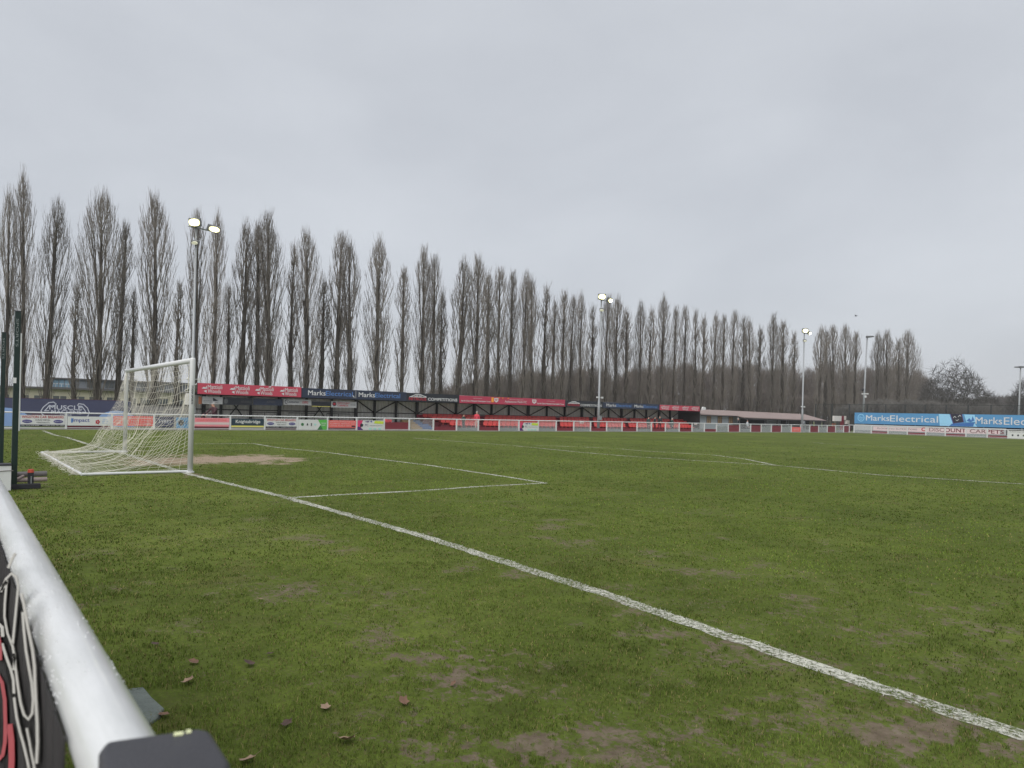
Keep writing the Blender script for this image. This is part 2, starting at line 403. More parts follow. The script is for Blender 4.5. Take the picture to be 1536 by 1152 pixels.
def make_ground():
    na = 1080
    rad = np.concatenate([np.geomspace(.7, 75, 430), [100, 150, 250, 450, 900, 2000, 4000]])
    ang = np.linspace(0, 2*PI, na, endpoint=False)
    A, R_ = np.meshgrid(ang, rad)
    u = CAM[0] + R_*np.cos(A); v = CAM[1] + R_*np.sin(A)
    V = np.stack([u.ravel(), v.ravel(), np.zeros(u.size)], 1)
    V = np.vstack([V, [[CAM[0], CAM[1], 0]]])
    nr = len(rad); i = np.arange(nr-1)[:, None]*na; j = np.arange(na)[None, :]; j2 = (j+1) % na
    Q = np.stack([i+j, i+na+j, i+na+j2, i+j2], 2).reshape(-1, 4)
    ci = len(V)-1
    T = np.stack([np.full(na, ci), np.arange(na), (np.arange(na)+1) % na], 1)
    me = bpy.data.meshes.new('ground')
    me.vertices.add(len(V)); me.vertices.foreach_set('co', V.ravel())
    nl = Q.size + T.size; me.loops.add(nl); me.loops.foreach_set('vertex_index', np.concatenate([Q.ravel(), T.ravel()]).astype(np.int32))
    ls = np.concatenate([np.arange(len(Q))*4, Q.size + np.arange(len(T))*3]).astype(np.int32)
    me.polygons.add(len(ls)); me.polygons.foreach_set('loop_start', ls)
    me.update(calc_edges=True); me.validate()
    mud = mud_at(V[:, 0], V[:, 1]); sand = sand_at(V[:, 0], V[:, 1])
    for nm, arr in (('mud', mud), ('sand', sand)):
        at = me.attributes.new(nm, 'FLOAT', 'POINT'); at.data.foreach_set('value', arr.astype(np.float32))
    o = bpy.data.objects.new('ground', me); COL.objects.link(o); struct(o)
    # material
    m = bpy.data.materials.new('pitch_turf'); m.use_nodes = True; nt = m.node_tree; N = nt.nodes; L = nt.links; b = N['Principled BSDF']
    b.inputs['Roughness'].default_value = .95; b.inputs['Specular IOR Level'].default_value = .05
    tc = N.new('ShaderNodeTexCoord')
    def noise(sc, det=6, ro=.6, stretch=None):
        n = N.new('ShaderNodeTexNoise'); n.inputs['Scale'].default_value = sc; n.inputs['Detail'].default_value = det; n.inputs['Roughness'].default_value = ro
        if stretch:
            mp = N.new('ShaderNodeMapping'); mp.inputs['Scale'].default_value = stretch; L.new(tc.outputs['Object'], mp.inputs['Vector']); L.new(mp.outputs['Vector'], n.inputs['Vector'])
        else: L.new(tc.outputs['Object'], n.inputs['Vector'])
        return n.outputs['Fac']
    def ramp(fac, stops):
        r = N.new('ShaderNodeValToRGB'); L.new(fac, r.inputs['Fac'])
        while len(r.color_ramp.elements) < len(stops): r.color_ramp.elements.new(.5)
        for e, (p, c) in zip(r.color_ramp.elements, stops): e.position = p; e.color = (*c, 1)
        return r.outputs['Color']
    def mix(f, a, c, mode='MIX'):
        x = N.new('ShaderNodeMix'); x.data_type = 'RGBA'; x.blend_type = mode
        if isinstance(f, float): x.inputs[0].default_value = f
        else: L.new(f, x.inputs[0])
        for s, val in ((x.inputs[6], a), (x.inputs[7], c)):
            if isinstance(val, tuple): s.default_value = (*val, 1)
            else: L.new(val, s)
        return x.outputs[2]
    def attr(n):
        a = N.new('ShaderNodeAttribute'); a.attribute_name = n; return a.outputs['Fac']
    def mapr(v_, a, c, d=0., e=1.):
        r = N.new('ShaderNodeMapRange'); L.new(v_, r.inputs['Value'])
        for k, val in zip(('From Min', 'From Max', 'To Min', 'To Max'), (a, c, d, e)): r.inputs[k].default_value = val
        return r.outputs['Result']
    turf = ramp(noise(.35, 8, .7), [(.28, GRASS_A), (.5, GRASS_B), (.72, GRASS_C)])
    fine = ramp(noise(26, 8, .75), [(.25, (.45, .45, .42)), (.5, (1, 1, 1)), (.75, (1.5, 1.5, 1.35))])
    turf = mix(.85, turf, fine, 'MULTIPLY')
    mid = ramp(noise(4.5, 5, .6, (1, .45, 1)), [(.3, (.72, .74, .70)), (.5, (1, 1, 1)), (.75, (1.22, 1.2, 1.1))])
    turf = mix(.8, turf, mid, 'MULTIPLY')
    mow = ramp(noise(.16, 2, .5, (.25, 1.6, 1)), [(.35, (.90, .91, .90)), (.65, (1.1, 1.09, 1.06))])
    turf = mix(1.0, turf, mow, 'MULTIPLY')
    strw = mapr(noise(1.1, 7, .7), .55, .8)
    turf = mix(strw, turf, (.125, .115, .048))
    mudc = ramp(noise(9, 8, .7), [(.3, (.100, .078, .054)), (.55, (.170, .136, .100)), (.8, (.235, .195, .150))])
    edge = mapr(noise(42, 8, .8), .3, .7, -.5, .5)
    ad = N.new('ShaderNodeMath'); ad.operation = 'ADD'; L.new(attr('mud'), ad.inputs[0]); L.new(edge, ad.inputs[1])
    big = mapr(noise(15, 6, .7), .3, .7, -.45, .45)
    ad3 = N.new('ShaderNodeMath'); ad3.operation = 'ADD'; L.new(ad.outputs[0], ad3.inputs[0]); L.new(big, ad3.inputs[1])
    th = mapr(noise(60, 8, .8), .46, .66, 0, .75)
    turf = mix(th, turf, (.088, .076, .040))
    turf = mix(mapr(ad3.outputs[0], .38, .80), turf, mudc)
    sandc = ramp(noise(5, 8, .7), [(.3, (.23, .18, .13)), (.6, (.36, .285, .215)), (.8, (.44, .36, .28))])
    ad2 = N.new('ShaderNodeMath'); ad2.operation = 'ADD'; L.new(attr('sand'), ad2.inputs[0]); L.new(edge, ad2.inputs[1])
    turf = mix(mapr(ad2.outputs[0], .3, .6), turf, sandc)
    L.new(turf, b.inputs['Base Color'])
    bp = N.new('ShaderNodeBump'); bp.inputs['Strength'].default_value = .5; bp.inputs['Distance'].default_value = .03
    L.new(noise(22, 8, .75), bp.inputs['Height']); L.new(bp.outputs['Normal'], b.inputs['Normal'])
    me.materials.append(m)
    return o
GRASS_A = (.062, .090, .016); GRASS_B = (.098, .136, .025); GRASS_C = (.136, .174, .036)
make_ground()

def strip_mesh(P, w, z, jitter=0.0, seed=1):
    mb = MB(); n = len(P)
    # resample
    S = []
    for a, b in zip(P[:-1], P[1:]):
        k = max(1, int(np.linalg.norm(b-a)/.12))
        for i in range(k): S.append(a + (b-a)*i/k)
    S.append(P[-1]); S = np.array(S)
    T = np.gradient(S, axis=0); T /= np.linalg.norm(T, axis=1)[:, None]; Nn = np.stack([-T[:, 1], T[:, 0]], 1)
    rs = np.random.default_rng(seed)
    jl = rs.normal(0, jitter, len(S)); jr = rs.normal(0, jitter, len(S))
    A = S + Nn*(w/2 + jl[:, None]); B = S - Nn*(w/2 + jr[:, None])
    for i in range(len(S)-1):
        mb.quad((*B[i], z), (*B[i+1], z), (*A[i+1], z), (*A[i], z))
    return mb

def paint_mat():
    m = bpy.data.materials.new('line_paint'); m.use_nodes = True; nt = m.node_tree; N = nt.nodes; L = nt.links; b = N['Principled BSDF']
    b.inputs['Base Color'].default_value = (.52, .52, .45, 1); b.inputs['Roughness'].default_value = .9
    tc = N.new('ShaderNodeTexCoord')
    n1 = N.new('ShaderNodeTexNoise'); n1.inputs['Scale'].default_value = 30; n1.inputs['Detail'].default_value = 8; n1.inputs['Roughness'].default_value = .75
    n2 = N.new('ShaderNodeTexNoise'); n2.inputs['Scale'].default_value = 1.3; n2.inputs['Detail'].default_value = 4
    L.new(tc.outputs['Object'], n1.inputs['Vector']); L.new(tc.outputs['Object'], n2.inputs['Vector'])
    ad = N.new('ShaderNodeMath'); ad.operation = 'MULTIPLY_ADD'; ad.inputs[1].default_value = .35; L.new(n2.outputs['Fac'], ad.inputs[0]); L.new(n1.outputs['Fac'], ad.inputs[2])
    r = N.new('ShaderNodeMapRange'); r.inputs['From Min'].default_value = .58; r.inputs['From Max'].default_value = .76; L.new(ad.outputs[0], r.inputs['Value'])
    L.new(r.outputs['Result'], b.inputs['Alpha'])
    return m
PAINT = paint_mat()
for i, (k, (P, w)) in enumerate(LINES.items()):
    o = strip_mesh(P, w*1.1, .004 + .0012*i, .010, i).build('pitch_marking', PAINT); struct(o)

U0 = -27.456; VEND = 82.75
def make_grass():
    """turf blades, dense near the touchline and thinning out with distance: one countless stand of grass"""
    ang0 = math.atan2(FWD[1], FWD[0])
    us, vs, hs, ws = [], [], [], []
    for r0, r1, dens, h, w, half in ((1.9, 4.2, 9000, .021, .0026, 45), (4.2, 7, 4200, .020, .0042, 44), (7, 11, 1700, .019, .008, 43), (11, 18, 620, .019, .014, 42), (18, 30, 230, .019, .024, 41), (30, 52, 70, .020, .040, 41)):
        ha = math.radians(half); n = int(ha*(r1*r1-r0*r0)*dens)
        r = np.sqrt(RNG.uniform(r0*r0, r1*r1, n)); a = ang0 + RNG.uniform(-ha, ha, n)
        u = CAM[0]+r*np.cos(a); v = CAM[1]+r*np.sin(a)
        us.append(u); vs.append(v); hs.append(np.full(n, h)); ws.append(np.full(n, w))
    u = np.concatenate(us); v = np.concatenate(vs); h = np.concatenate(hs); w = np.concatenate(ws)
    clump = fbm(u*7, v*7, 31, 4); big = fbm(u*.8, v*.8, 77, 4)
    mud = np.maximum(mud_at(u, v), sand_at(u, v)*1.3) + (fbm(u*14, v*14, 5, 3)-.5)*1.1 + (fbm(u*40, v*40, 15, 2)-.5)*.5
    keep = (v > -3.86) & (RNG.random(len(u)) > np.clip((mud-.15)/.65, 0, .86)) & (RNG.random(len(u)) < .30 + 1.1*clump) & (RNG.random(len(u)) < 1.15 - np.hypot(u-CAM[0], v-CAM[1])/46) & (v < VEND-.3) & (u > U0+.3)
    keep &= (fbm(u*5.5, v*5.5, 91, 4) < .64) | (RNG.random(len(u)) < .22)
    g = at_z(215, 1055); keep &= np.hypot((u-g[0])*1.0, v-g[1]) > .17
    u, v, h, w, clump, big, mud = [q[keep] for q in (u, v, h, w, clump, big, mud)]
    n = len(u)
    longer = np.clip((1.2 - (v+3.9))/1.2, 0, 1)
    h = h*(.45 + .9*clump + .25*RNG.random(n))*(1+.55*longer)*(1-.65*np.clip(mud, 0, 1))
    az = RNG.uniform(0, 2*PI, n); lean = RNG.uniform(.2, 1.15, n)
    dx, dy = np.cos(az), np.sin(az); px, py = -dy, dx
    base = np.stack([u, v, np.full(n, -.002)], 1)
    side = np.stack([px, py, np.zeros(n)], 1)*(w/2)[:, None]
    midp = base + np.stack([dx*h*lean*.35, dy*h*lean*.35, h*.62], 1)
    tip = base + np.stack([dx*h*lean, dy*h*lean, h*(1.0-.25*lean)], 1)
    V = np.stack([base-side, base+side, midp+side*.8, midp-side*.8, tip], 1).reshape(-1, 3)
    k = np.arange(n)*5
    loops = np.stack([k, k+1, k+2, k+3, k+3, k+2, k+4], 1).ravel().astype(np.int32)
    ls = np.stack([np.arange(n)*7, np.arange(n)*7+4], 1).ravel().astype(np.int32)
    me = bpy.data.meshes.new('grass'); me.vertices.add(len(V)); me.vertices.foreach_set('co', V.ravel())
    me.loops.add(len(loops)); me.loops.foreach_set('vertex_index', loops)
    me.polygons.add(len(ls)); me.polygons.foreach_set('loop_start', ls)
    me.update(calc_edges=True)
    # blade colours: species and vigour vary in drifts, a few dead blades, lime paint on the lines
    inside = np.clip((v+.6)/2.5, 0, 1)
    t = np.clip(.45*RNG.random(n) + 1.2*(big-.30) + .26*inside - .16, 0, 1)[:, None]  # blades behind the goal line darker: mossier grass, plus turf shade put into colour
    c = np.array(GRASS_A)*1.0*(1-t) + np.array([.178, .250, .046])*t
    yel = (RNG.random(n) < .11 + .08*(1-inside) + .18*(clump < .42) + .25*np.clip(mud, 0, 1))[:, None]
    c = np.where(yel, np.array([.21, .18, .075])*(.7+.6*RNG.random((n, 1))), c)
    c = c*(.62+.85*RNG.random((n, 1))**1.4)*(.72+.55*fbm(u*3.2, v*3.2, 66, 3))[:, None]
    d = line_dist(u, v) + (fbm(u*9, v*9, 3, 3)-.5)*.05
    pw = (RNG.random(n) < np.clip((.020-d)/.05, 0, .84))[:, None]
    c = np.where(pw, np.array([.56, .57, .50])*(.75+.3*RNG.random((n, 1))), c)
    col = np.ones((n, 5, 4), np.float32); col[:, :, :3] = c[:, None, :]
    at = me.attributes.new('blade', 'FLOAT_COLOR', 'POINT'); at.data.foreach_set('color', col.ravel())
    m = bpy.data.materials.new('grass_blade'); m.use_nodes = True; N = m.node_tree.nodes; L = m.node_tree.links; b = N['Principled BSDF']
    a = N.new('ShaderNodeAttribute'); a.attribute_name = 'blade'; L.new(a.outputs['Color'], b.inputs['Base Color'])
    b.inputs['Roughness'].default_value = .8; b.inputs['Specular IOR Level'].default_value = .06
    tr = N.new('ShaderNodeBsdfTranslucent'); L.new(a.outputs['Color'], tr.inputs['Color'])
    mx = N.new('ShaderNodeMixShader'); mx.inputs[0].default_value = .3
    L.new(b.outputs[0], mx.inputs[1]); L.new(tr.outputs[0], mx.inputs[2]); L.new(mx.outputs[0], N['Material Output'].inputs['Surface'])
    me.materials.append(m)
    o = bpy.data.objects.new('grass', me); COL.objects.link(o); struct(o, 'stuff')
    print('blades', n)
make_grass()

# fallen leaves lying on the turf
def leaf_mesh(seed, r, m):
    rs = random.Random(seed); mb = MB(); n = 15
    pts = []
    for i in range(n):
        a = 2*PI*i/n; lob = (.62 + .38*abs(math.cos(2.5*a)))*(1+rs.uniform(-.12, .12))
        pts.append((r*lob*math.cos(a), r*.8*lob*math.sin(a)))
    curl = rs.uniform(6, 14); k1 = rs.uniform(-.4, .4)
    z = lambda x, y: .006 + curl*(y*y)*.9 + curl*.5*x*x + k1*x*.5
    rings = []
    for f in (0.5, 1.0): rings.append([(x*f, y*f) for x, y in pts])
    v = [(0, 0, z(0, 0))] + [(x, y, z(x, y)) for R in rings for x, y in R]
    b = len(mb.v); mb.v += v
    for i in range(n):
        j = (i+1) % n
        mb.f.append((b, b+1+i, b+1+j)); mb.mi.append(0)
        mb.f.append((b+1+i, b+1+n+i, b+1+n+j, b+1+j)); mb.mi.append(0)
    mb.tube([(r*.5, 0, z(r*.5, 0)), (r*1.0, .002, z(r, 0)+.004), (r*1.5, .008, z(r, 0)+.012)], [.0012, .001, .0009], 4)
    return mb
LEAVES = [(290, 997, .045, 'dead_leaf', 'small curled tan leaf on the grass, farther of the two leaves beside the rail'),
 (283, 1027, .055, 'dead_leaf_pale', 'pale curled leaf lying open on the grass above the stone slab'),
 (373, 1000, .05, 'dead_leaf_dark', 'brown curled leaf on grass level with the glint on the rail'),
 (405, 985, .035, 'dead_leaf_dark', 'dark shrivelled leaf farther out on the grass from the curled brown one'),
 (232, 970, .04, 'dead_leaf_dark', 'dark brown leaf on grass close to the white rail'),
 (605, 1057, .05, 'dead_leaf', 'reddish brown leaf alone on the grass below the bare muddy patch'),
 (488, 1066, .045, 'dead_leaf_pale', 'pale leaf tilted over a dark hollow in the grass'),
 (520, 1116, .06, 'dead_leaf_pale', 'long straw coloured leaf near the bottom edge of the grass'),
 (680, 1030, .028, 'dead_leaf', 'tiny orange leaf beside the bare muddy patch'),
 (390, 902, .03, 'dead_leaf_pale', 'small pale leaf on a worn patch midway along the left grass'),
 (245, 1078, .045, 'dead_leaf', 'thin tan leaf at the tip of the stone slab'),
 (372, 1146, .05, 'dead_leaf_pale', 'pinkish leaf on the grass beside the black case'),
 (430, 1090, .04, 'dead_leaf_dark', 'very dark wet leaf in long grass near the bottom edge'),
 (116, 800, .03, 'dead_leaf_dark', 'small dark leaf on grass beside the rail, farthest from the camera')]
for i, (x, y, r, m, lab) in enumerate(LEAVES):
    p = at_z(x, y)
    o = leaf_mesh(i+3, r, m).build('fallen_leaf', M[m], smooth=True); o.location = (p[0], p[1], .014); o.scale = (.74, .74, .74)
    o.rotation_euler = (random.uniform(-.3, .3), random.uniform(-.3, .3), random.uniform(0, 6.28))
    tag(o, lab, 'leaf', 'fallen leaves on the pitch edge')

# stone slab let into the turf under the rail
def slab():
    c = at_z(205, 1062); mb = MB()
    out = [at_z(x, y)[:2]-c[:2] for x, y in ((196, 1036), (215, 1034), (228, 1050), (246, 1066), (240, 1078), (215, 1095), (150, 1100), (120, 1060))]
    mb.prism([tuple(q) for q in out], (c[0], c[1], -.02), VX, VY, .034)
    o = mb.build('stone_slab', M['slab_stone'], None, (c[0], c[1], 0)); 
    bv = o.modifiers.new('b', 'BEVEL'); bv.width = .006; bv.segments = 2
    tag(o, 'grey green stone slab sunk in the grass under the near rail', 'slab')
slab()

# ------------------------------------------------------------------ the goal
def goal():
    root = thing('football_goal', 'white football goal with sagging cream net standing on the goal line', 'goal', (0, 0, 0))
    W = 7.44; H = 2.48; D = 2.02; rp = .056
    for u0 in (0, -W):
        mb = MB(); mb.tube([(u0, 0, -.05), (u0, 0, H-.04), (u0, 0, H)], [rp, rp, rp*.8], 18)
        p = mb.build('goalpost', M['white_paint'], root, smooth=False)
        for pl in p.data.polygons: pl.use_smooth = len(pl.vertices) == 4
        # base socket
        mb = MB(); mb.tube([(u0, -.0, .0), (u0, 0, .03)], .085, 14); mb.build('base_collar', M['white_plastic'], p)
        if u0 == 0:
            # small black lettering running down the post, facing the camera side
            d = Vector((CAM[0]-u0, CAM[1], 0)).normalized(); r = Vector((0, 0, -1)); u_ = d.cross(r)
            d2 = Vector((d.x*math.cos(.12)-d.y*math.sin(.12), d.x*math.sin(.12)+d.y*math.cos(.12), 0)); u2 = d2.cross(r)
            mb = MB(); put_text(mb, 'STADIA SPORTS', Vector((u0, 0, 1.88)) + d2*(rp+.001) - u2*.018, r, u2, 0, .40, 0, .036, .003, .02)
            mb.build('lettering', M['text_dark'], p)
    mb = MB(); mb.tube([(.0, 0, H-.055), (-W, 0, H-.055)], rp, 18); c = mb.build('crossbar', M['white_paint'], root)
    for pl in c.data.polygons: pl.use_smooth = len(pl.vertices) == 4
    mb = MB(); mb.tube([(0, -.05, .03), (0, -D, .03)], .028, 10); mb.tube([(0, -D, .03), (-W, -D-.06, .03)], .028, 10); mb.tube([(-W, -D-.06, .03), (-W, -.05, .03)], .028, 10)
    mb.build('ground_frame', M['white_paint'], root)
    # net: sagging profile read from the photo (v, z)
    prof = [(0, 2.43), (-.05, 2.25), (-.11, 1.95), (-.19, 1.55), (-.32, 1.16), (-.49, .84), (-.67, .55), (-.86, .29), (-1.12, .15), (-1.5, .09), (-2.0, .05), (-2.12, .02)]
    def pf(s):
        x = s*(len(prof)-1); i = min(int(x), len(prof)-2); f = x-i
        return prof[i][0]*(1-f)+prof[i+1][0]*f, prof[i][1]*(1-f)+prof[i+1][1]*f
    nu, ns = 46, 27
    rs = np.random.default_rng(4)
    def wob(a, b, sd): return fbm(np.array([a]), np.array([b]), sd, 3)[0]-.5
    G = {}
    for i in range(nu+1):
        t = i/nu
        for j in range(ns+1):
            s = j/ns; v, z = pf(s)
            u = -W*t
            k = math.sin(PI*min(1, s*1.02))
            # the slack net gathers into hanging swags towards the middle
            sag = .22*k*math.sin(PI*t)
            z2 = z*(1 - .20*k*math.sin(PI*t)) + .10*k*wob(t*9, s*5, 2)*2
            v2 = v - sag*.4 + .22*k*wob(t*7+3, s*4, 5)*2
            u2 = u + .30*k*wob(t*8, s*6, 9)*2 - .25*k*(1-2*t)*.5
            z2 = max(z2, .015 + .05*abs(wob(t*30, s*30, 12)))
            G[i, j] = (u2, v2, z2)
    mb = MB(); R = .0031
    for j in range(ns+1):
        mb.tube([G[i, j] for i in range(nu+1)], R, 3, False)
    for i in range(nu+1):
        mb.tube([G[i, j] for j in range(ns+1)], R, 3, False)
    # side panels between each post and the outer edge of the back net
    for sgn, i0 in ((0, 0), (1, nu)):
        n2 = 10
        SG = {}
        for j in range(ns+1):
            e = G[i0, j]; zt = e[2]
            u0 = -W if sgn else 0
            s0 = 2.43*(1-j/ns)**1.0
            for k in range(n2+1):
                f = k/n2; uu = u0*(1-f)+e[0]*f; v = e[1]*f
                z = (s0*(1-f)+zt*f)
                b = math.sin(PI*f)
                SG[j, k] = (uu + .12*b*wob(f*5, j/6, 21+sgn)*2 + (.10*b if sgn else -.10*b), v + .05*b*wob(f*4+2, j/5, 33), max(.015, z - .12*b*(1-abs(2*j/ns-1)) + .05*b*wob(f*6, j/4, 41)))
        for j in range(ns+1): mb.tube([SG[j, k] for k in range(n2+1)], R, 3, False)
        for k in range(1, n2): mb.tube([SG[j, k] for j in range(ns+1)], R, 3, False)
    # loose folds of net heaped over the rear bar
    for q in range(26):
        t = rs.uniform(0, 1); u0 = -W*t; pts = []
        for k in range(9):
            f = k/8; pts.append((u0 + .10*math.sin(f*9+q) + rs.normal(0, .03), -D-.02-.28*f*rs.uniform(.3, 1.0)+rs.normal(0, .03) + (.35 if q % 3 == 0 else 0), max(.012, .05+.06*math.sin(f*7+q*2)*(1-f))))
        mb.tube(pts, R, 3, False)
    for q in range(70):
        t = rs.uniform(0, 1); w = rs.uniform(.15, .5); v0 = -D + rs.uniform(-.22, .12); ph = rs.uniform(0, 6)
        mb.tube([(-W*t + w*(k/7-.5), v0 + .05*math.sin(ph+k*1.3), max(.012, .05 + .05*math.sin(ph*2+k))) for k in range(8)], R, 3, False)
    mb.build('goal_net', M['net_twine'], root)
goal()

# ------------------------------------------------------------------ near barrier, banner, case
RV, RZ, RR = -3.974, 1.200, .0272
def rail_mat():
    m = bpy.data.materials.new('wet_white_rail'); m.use_nodes = True; nt = m.node_tree; N = nt.nodes; L = nt.links; b = N['Principled BSDF']
    b.inputs['Roughness'].default_value = .28; b.inputs['Coat Weight'].default_value = .5; b.inputs['Coat Roughness'].default_value = .15
    tc = N.new('ShaderNodeTexCoord'); n = N.new('ShaderNodeTexNoise'); n.inputs['Scale'].default_value = 9; n.inputs['Detail'].default_value = 7; n.inputs['Roughness'].default_value = .7
    mp = N.new('ShaderNodeMapping'); mp.inputs['Scale'].default_value = (.35, 2.2, 2.2); L.new(tc.outputs['Object'], mp.inputs['Vector']); L.new(mp.outputs['Vector'], n.inputs['Vector'])
    r = N.new('ShaderNodeValToRGB'); r.color_ramp.elements[0].position = .3; r.color_ramp.elements[0].color = (.50, .515, .51, 1); r.color_ramp.elements[1].position = .6; r.color_ramp.elements[1].color = (.66, .67, .675, 1)
    L.new(n.outputs['Fac'], r.inputs['Fac']); L.new(r.outputs['Color'], b.inputs['Base Color'])
    v = N.new('ShaderNodeTexVoronoi'); v.inputs['Scale'].default_value = 300; v.feature = 'SMOOTH_F1'; L.new(tc.outputs['Object'], v.inputs['Vector'])
    rr = N.new('ShaderNodeMapRange'); rr.inputs['From Min'].default_value = .05; rr.inputs['From Max'].default_value = .4; rr.inputs['To Min'].default_value = 1; rr.inputs['To Max'].default_value = 0
    L.new(v.outputs['Distance'], rr.inputs['Value'])
    # beads are thick along the far stretch, the near end has been wiped
    sx = N.new('ShaderNodeSeparateXYZ'); L.new(tc.outputs['Object'], sx.inputs[0])
    wn = N.new('ShaderNodeTexNoise'); wn.inputs['Scale'].default_value = 18; L.new(tc.outputs['Object'], wn.inputs['Vector'])
    ad = N.new('ShaderNodeMath'); ad.operation = 'MULTIPLY_ADD'; ad.inputs[1].default_value = .35; L.new(wn.outputs['Fac'], ad.inputs[0]); L.new(sx.outputs['X'], ad.inputs[2])
    f = N.new('ShaderNodeMapRange'); f.inputs['From Min'].default_value = 15.62; f.inputs['From Max'].default_value = 15.82; f.inputs['To Min'].default_value = 1; f.inputs['To Max'].default_value = .04
    L.new(ad.outputs[0], f.inputs['Value'])
    mu = N.new('ShaderNodeMath'); mu.operation = 'MULTIPLY'; L.new(rr.outputs['Result'], mu.inputs[0]); L.new(f.outputs['Result'], mu.inputs[1])
    bp = N.new('ShaderNodeBump'); bp.inputs['Strength'].default_value = .5; bp.inputs['Distance'].default_value = .0012; L.new(mu.outputs[0], bp.inputs['Height']); L.new(bp.outputs['Normal'], b.inputs['Normal']); L.new(bp.outputs['Normal'], b.inputs['Coat Normal'])
    return m
def near_barrier():
    root = thing('pitch_barrier', 'near white tubular barrier beaded with rain along the left foreground', 'barrier', (0, 0, 0), 'barriers round the pitch')
    mb = MB(); mb.tube([(u, RV, RZ) for u in np.linspace(-14, 24, 80)], RR, 40)
    r = mb.build('top_rail', rail_mat(), root, smooth=True)
    for u0 in np.arange(15.86-2.0*15, 24, 2.0):
        mb = MB(); mb.tube([(u0, RV, -.2), (u0, RV, RZ-RR*.8)], .027, 16); p = mb.build('post', M['white_paint'], root, smooth=True)
    # real beads of water along the shoulders of the rail
    mb = MB(); rs = random.Random(5)
    for i in range(1500):
        u0 = 15.72 - rs.random()**1.6*5.5
        a = rs.choice([rs.uniform(-.5, .5)+PI*.95, rs.uniform(.1, PI-.1), rs.uniform(-.25, .25)])
        rr = rs.uniform(.0004, .0012)
        mb.sphere((u0, RV+math.cos(a)*RR, RZ+math.sin(a)*RR), rr, 7, 5, (1.25, 1, 1))
    for u0, a in ((15.845, 3.3), (15.70, 3.25), (15.66, 3.35), (15.60, 3.2), (15.78, 3.3), (15.58, 3.4), (15.55, 3.25)):
        mb.sphere((u0, RV+math.cos(a)*RR, RZ+math.sin(a)*RR-.0015), .0020, 9, 7, (.9, .9, 1.35))
    wm = bpy.data.materials.new('water_bead'); wm.use_nodes = True; b = wm.node_tree.nodes['Principled BSDF']
    b.inputs['Base Color'].default_value = (.80, .81, .82, 1); b.inputs['Roughness'].default_value = .03; b.inputs['IOR'].default_value = 1.33; b.inputs['Transmission Weight'].default_value = .25
    w = mb.build('water_drops', wm, root, smooth=True); w['kind'] = 'stuff'
near_barrier()

def near_banner():
    V0 = RV - RR - .004; z0, z1 = .30, RZ+.003; u0, u1 = 11.9, 15.80
    mb = MB(); n = 60
    for i in range(n):
        a, b = u0+(u1-u0)*i/n, u0+(u1-u0)*(i+1)/n
        wa, wb = .0012*math.sin(a*9), .0012*math.sin(b*9)
        for k in range(6):
            za, zb = z0+(z1-z0)*k/6, z0+(z1-z0)*(k+1)/6
            mb.quad((a, V0+wa*(1-k/6), za), (b, V0+wb*(1-k/6), za), (b, V0+wb*(1-(k+1)/6), zb), (a, V0+wa*(1-(k+1)/6), zb))
    o = mb.build('advertising_banner', M['pvc_black'], None, ((u0+u1)/2, V0, z0), smooth=True)
    sd = o.modifiers.new('t', 'SOLIDIFY'); sd.thickness = .002
    tag(o, 'black banner with white outlined lettering and red letters hanging under the near white rail', 'banner')
    O = Vector((0, V0-.012, 0))
    def pt(x, y): q = at_v(x, y, V0-.003); return (q[0], q[2])
    def strokes(name, m, lst):
        mb = MB()
        for wpx, pts in lst:
            P = [pt(x, y) for x, y in pts]
            L_, R_ = [], []
            for k, (x, y) in enumerate(pts):
                x0, y0 = pts[max(k-1, 0)]; x1, y1 = pts[min(k+1, len(pts)-1)]
                l = math.hypot(x1-x0, y1-y0); nx, ny = -(y1-y0)/l, (x1-x0)/l
                L_.append(pt(x+nx*wpx/2, y+ny*wpx/2)); R_.append(pt(x-nx*wpx/2, y-ny*wpx/2))
            for k in range(len(pts)-1):
                mb.quad(*[(a, V0-.0038, b) for a, b in (L_[k], L_[k+1], R_[k+1], R_[k])])
                mb.quad(*[(a, V0-.0032, b) for a, b in (R_[k], R_[k+1], L_[k+1], L_[k])])
        mb.build(name, m, o)
    strokes('printed_outline', M['pvc_white'], [
        (4.2, [(33, 890), (36.6, 905), (43.4, 943), (50, 975), (53, 1000), (54, 1030), (57, 1084), (57.5, 1114), (56, 1145)]),
        (3.6, [(35, 918), (37, 945), (40, 975), (44.7, 1002), (49, 1025), (51, 1050), (49.5, 1070), (43.5, 1079), (37, 1072), (32, 1055), (28, 1030), (24, 1000), (22, 980)]),
        (3.4, [(2, 888), (10, 868), (18, 860), (25, 866), (28.5, 878), (24, 925), (20, 966)]),
        (3.2, [(11, 870), (8, 905), (7.5, 925), (12, 950), (20, 970), (23, 988), (21, 1005)]),
        (3.8, [(4, 965), (10, 985), (17, 1004), (21, 1020), (22, 1040)]),
        (3.6, [(22, 1046), (26, 1076), (31, 1098), (36, 1115), (42, 1140), (47, 1165)]),
        (3.0, [(41, 1092), (45, 1111), (48, 1128), (54, 1158)]),
        (5.0, [(-4, 889), (4, 882), (11, 872)]), (5.0, [(-3, 935), (4, 941), (5, 955)]),
        (4.0, [(13, 852), (19, 838), (24, 830)])])
    strokes('printed_letter', M['pvc_red'], [
        (5.5, [(-4, 1010), (4, 1024), (8, 1050), (9, 1085), (8.5, 1112), (5, 1132), (-4, 1142)]),
        (9.0, [(15, 1086), (18, 1110), (18.5, 1140), (17, 1170)]), (6, [(-2, 955), (1, 970), (1, 990)])])
near_banner()

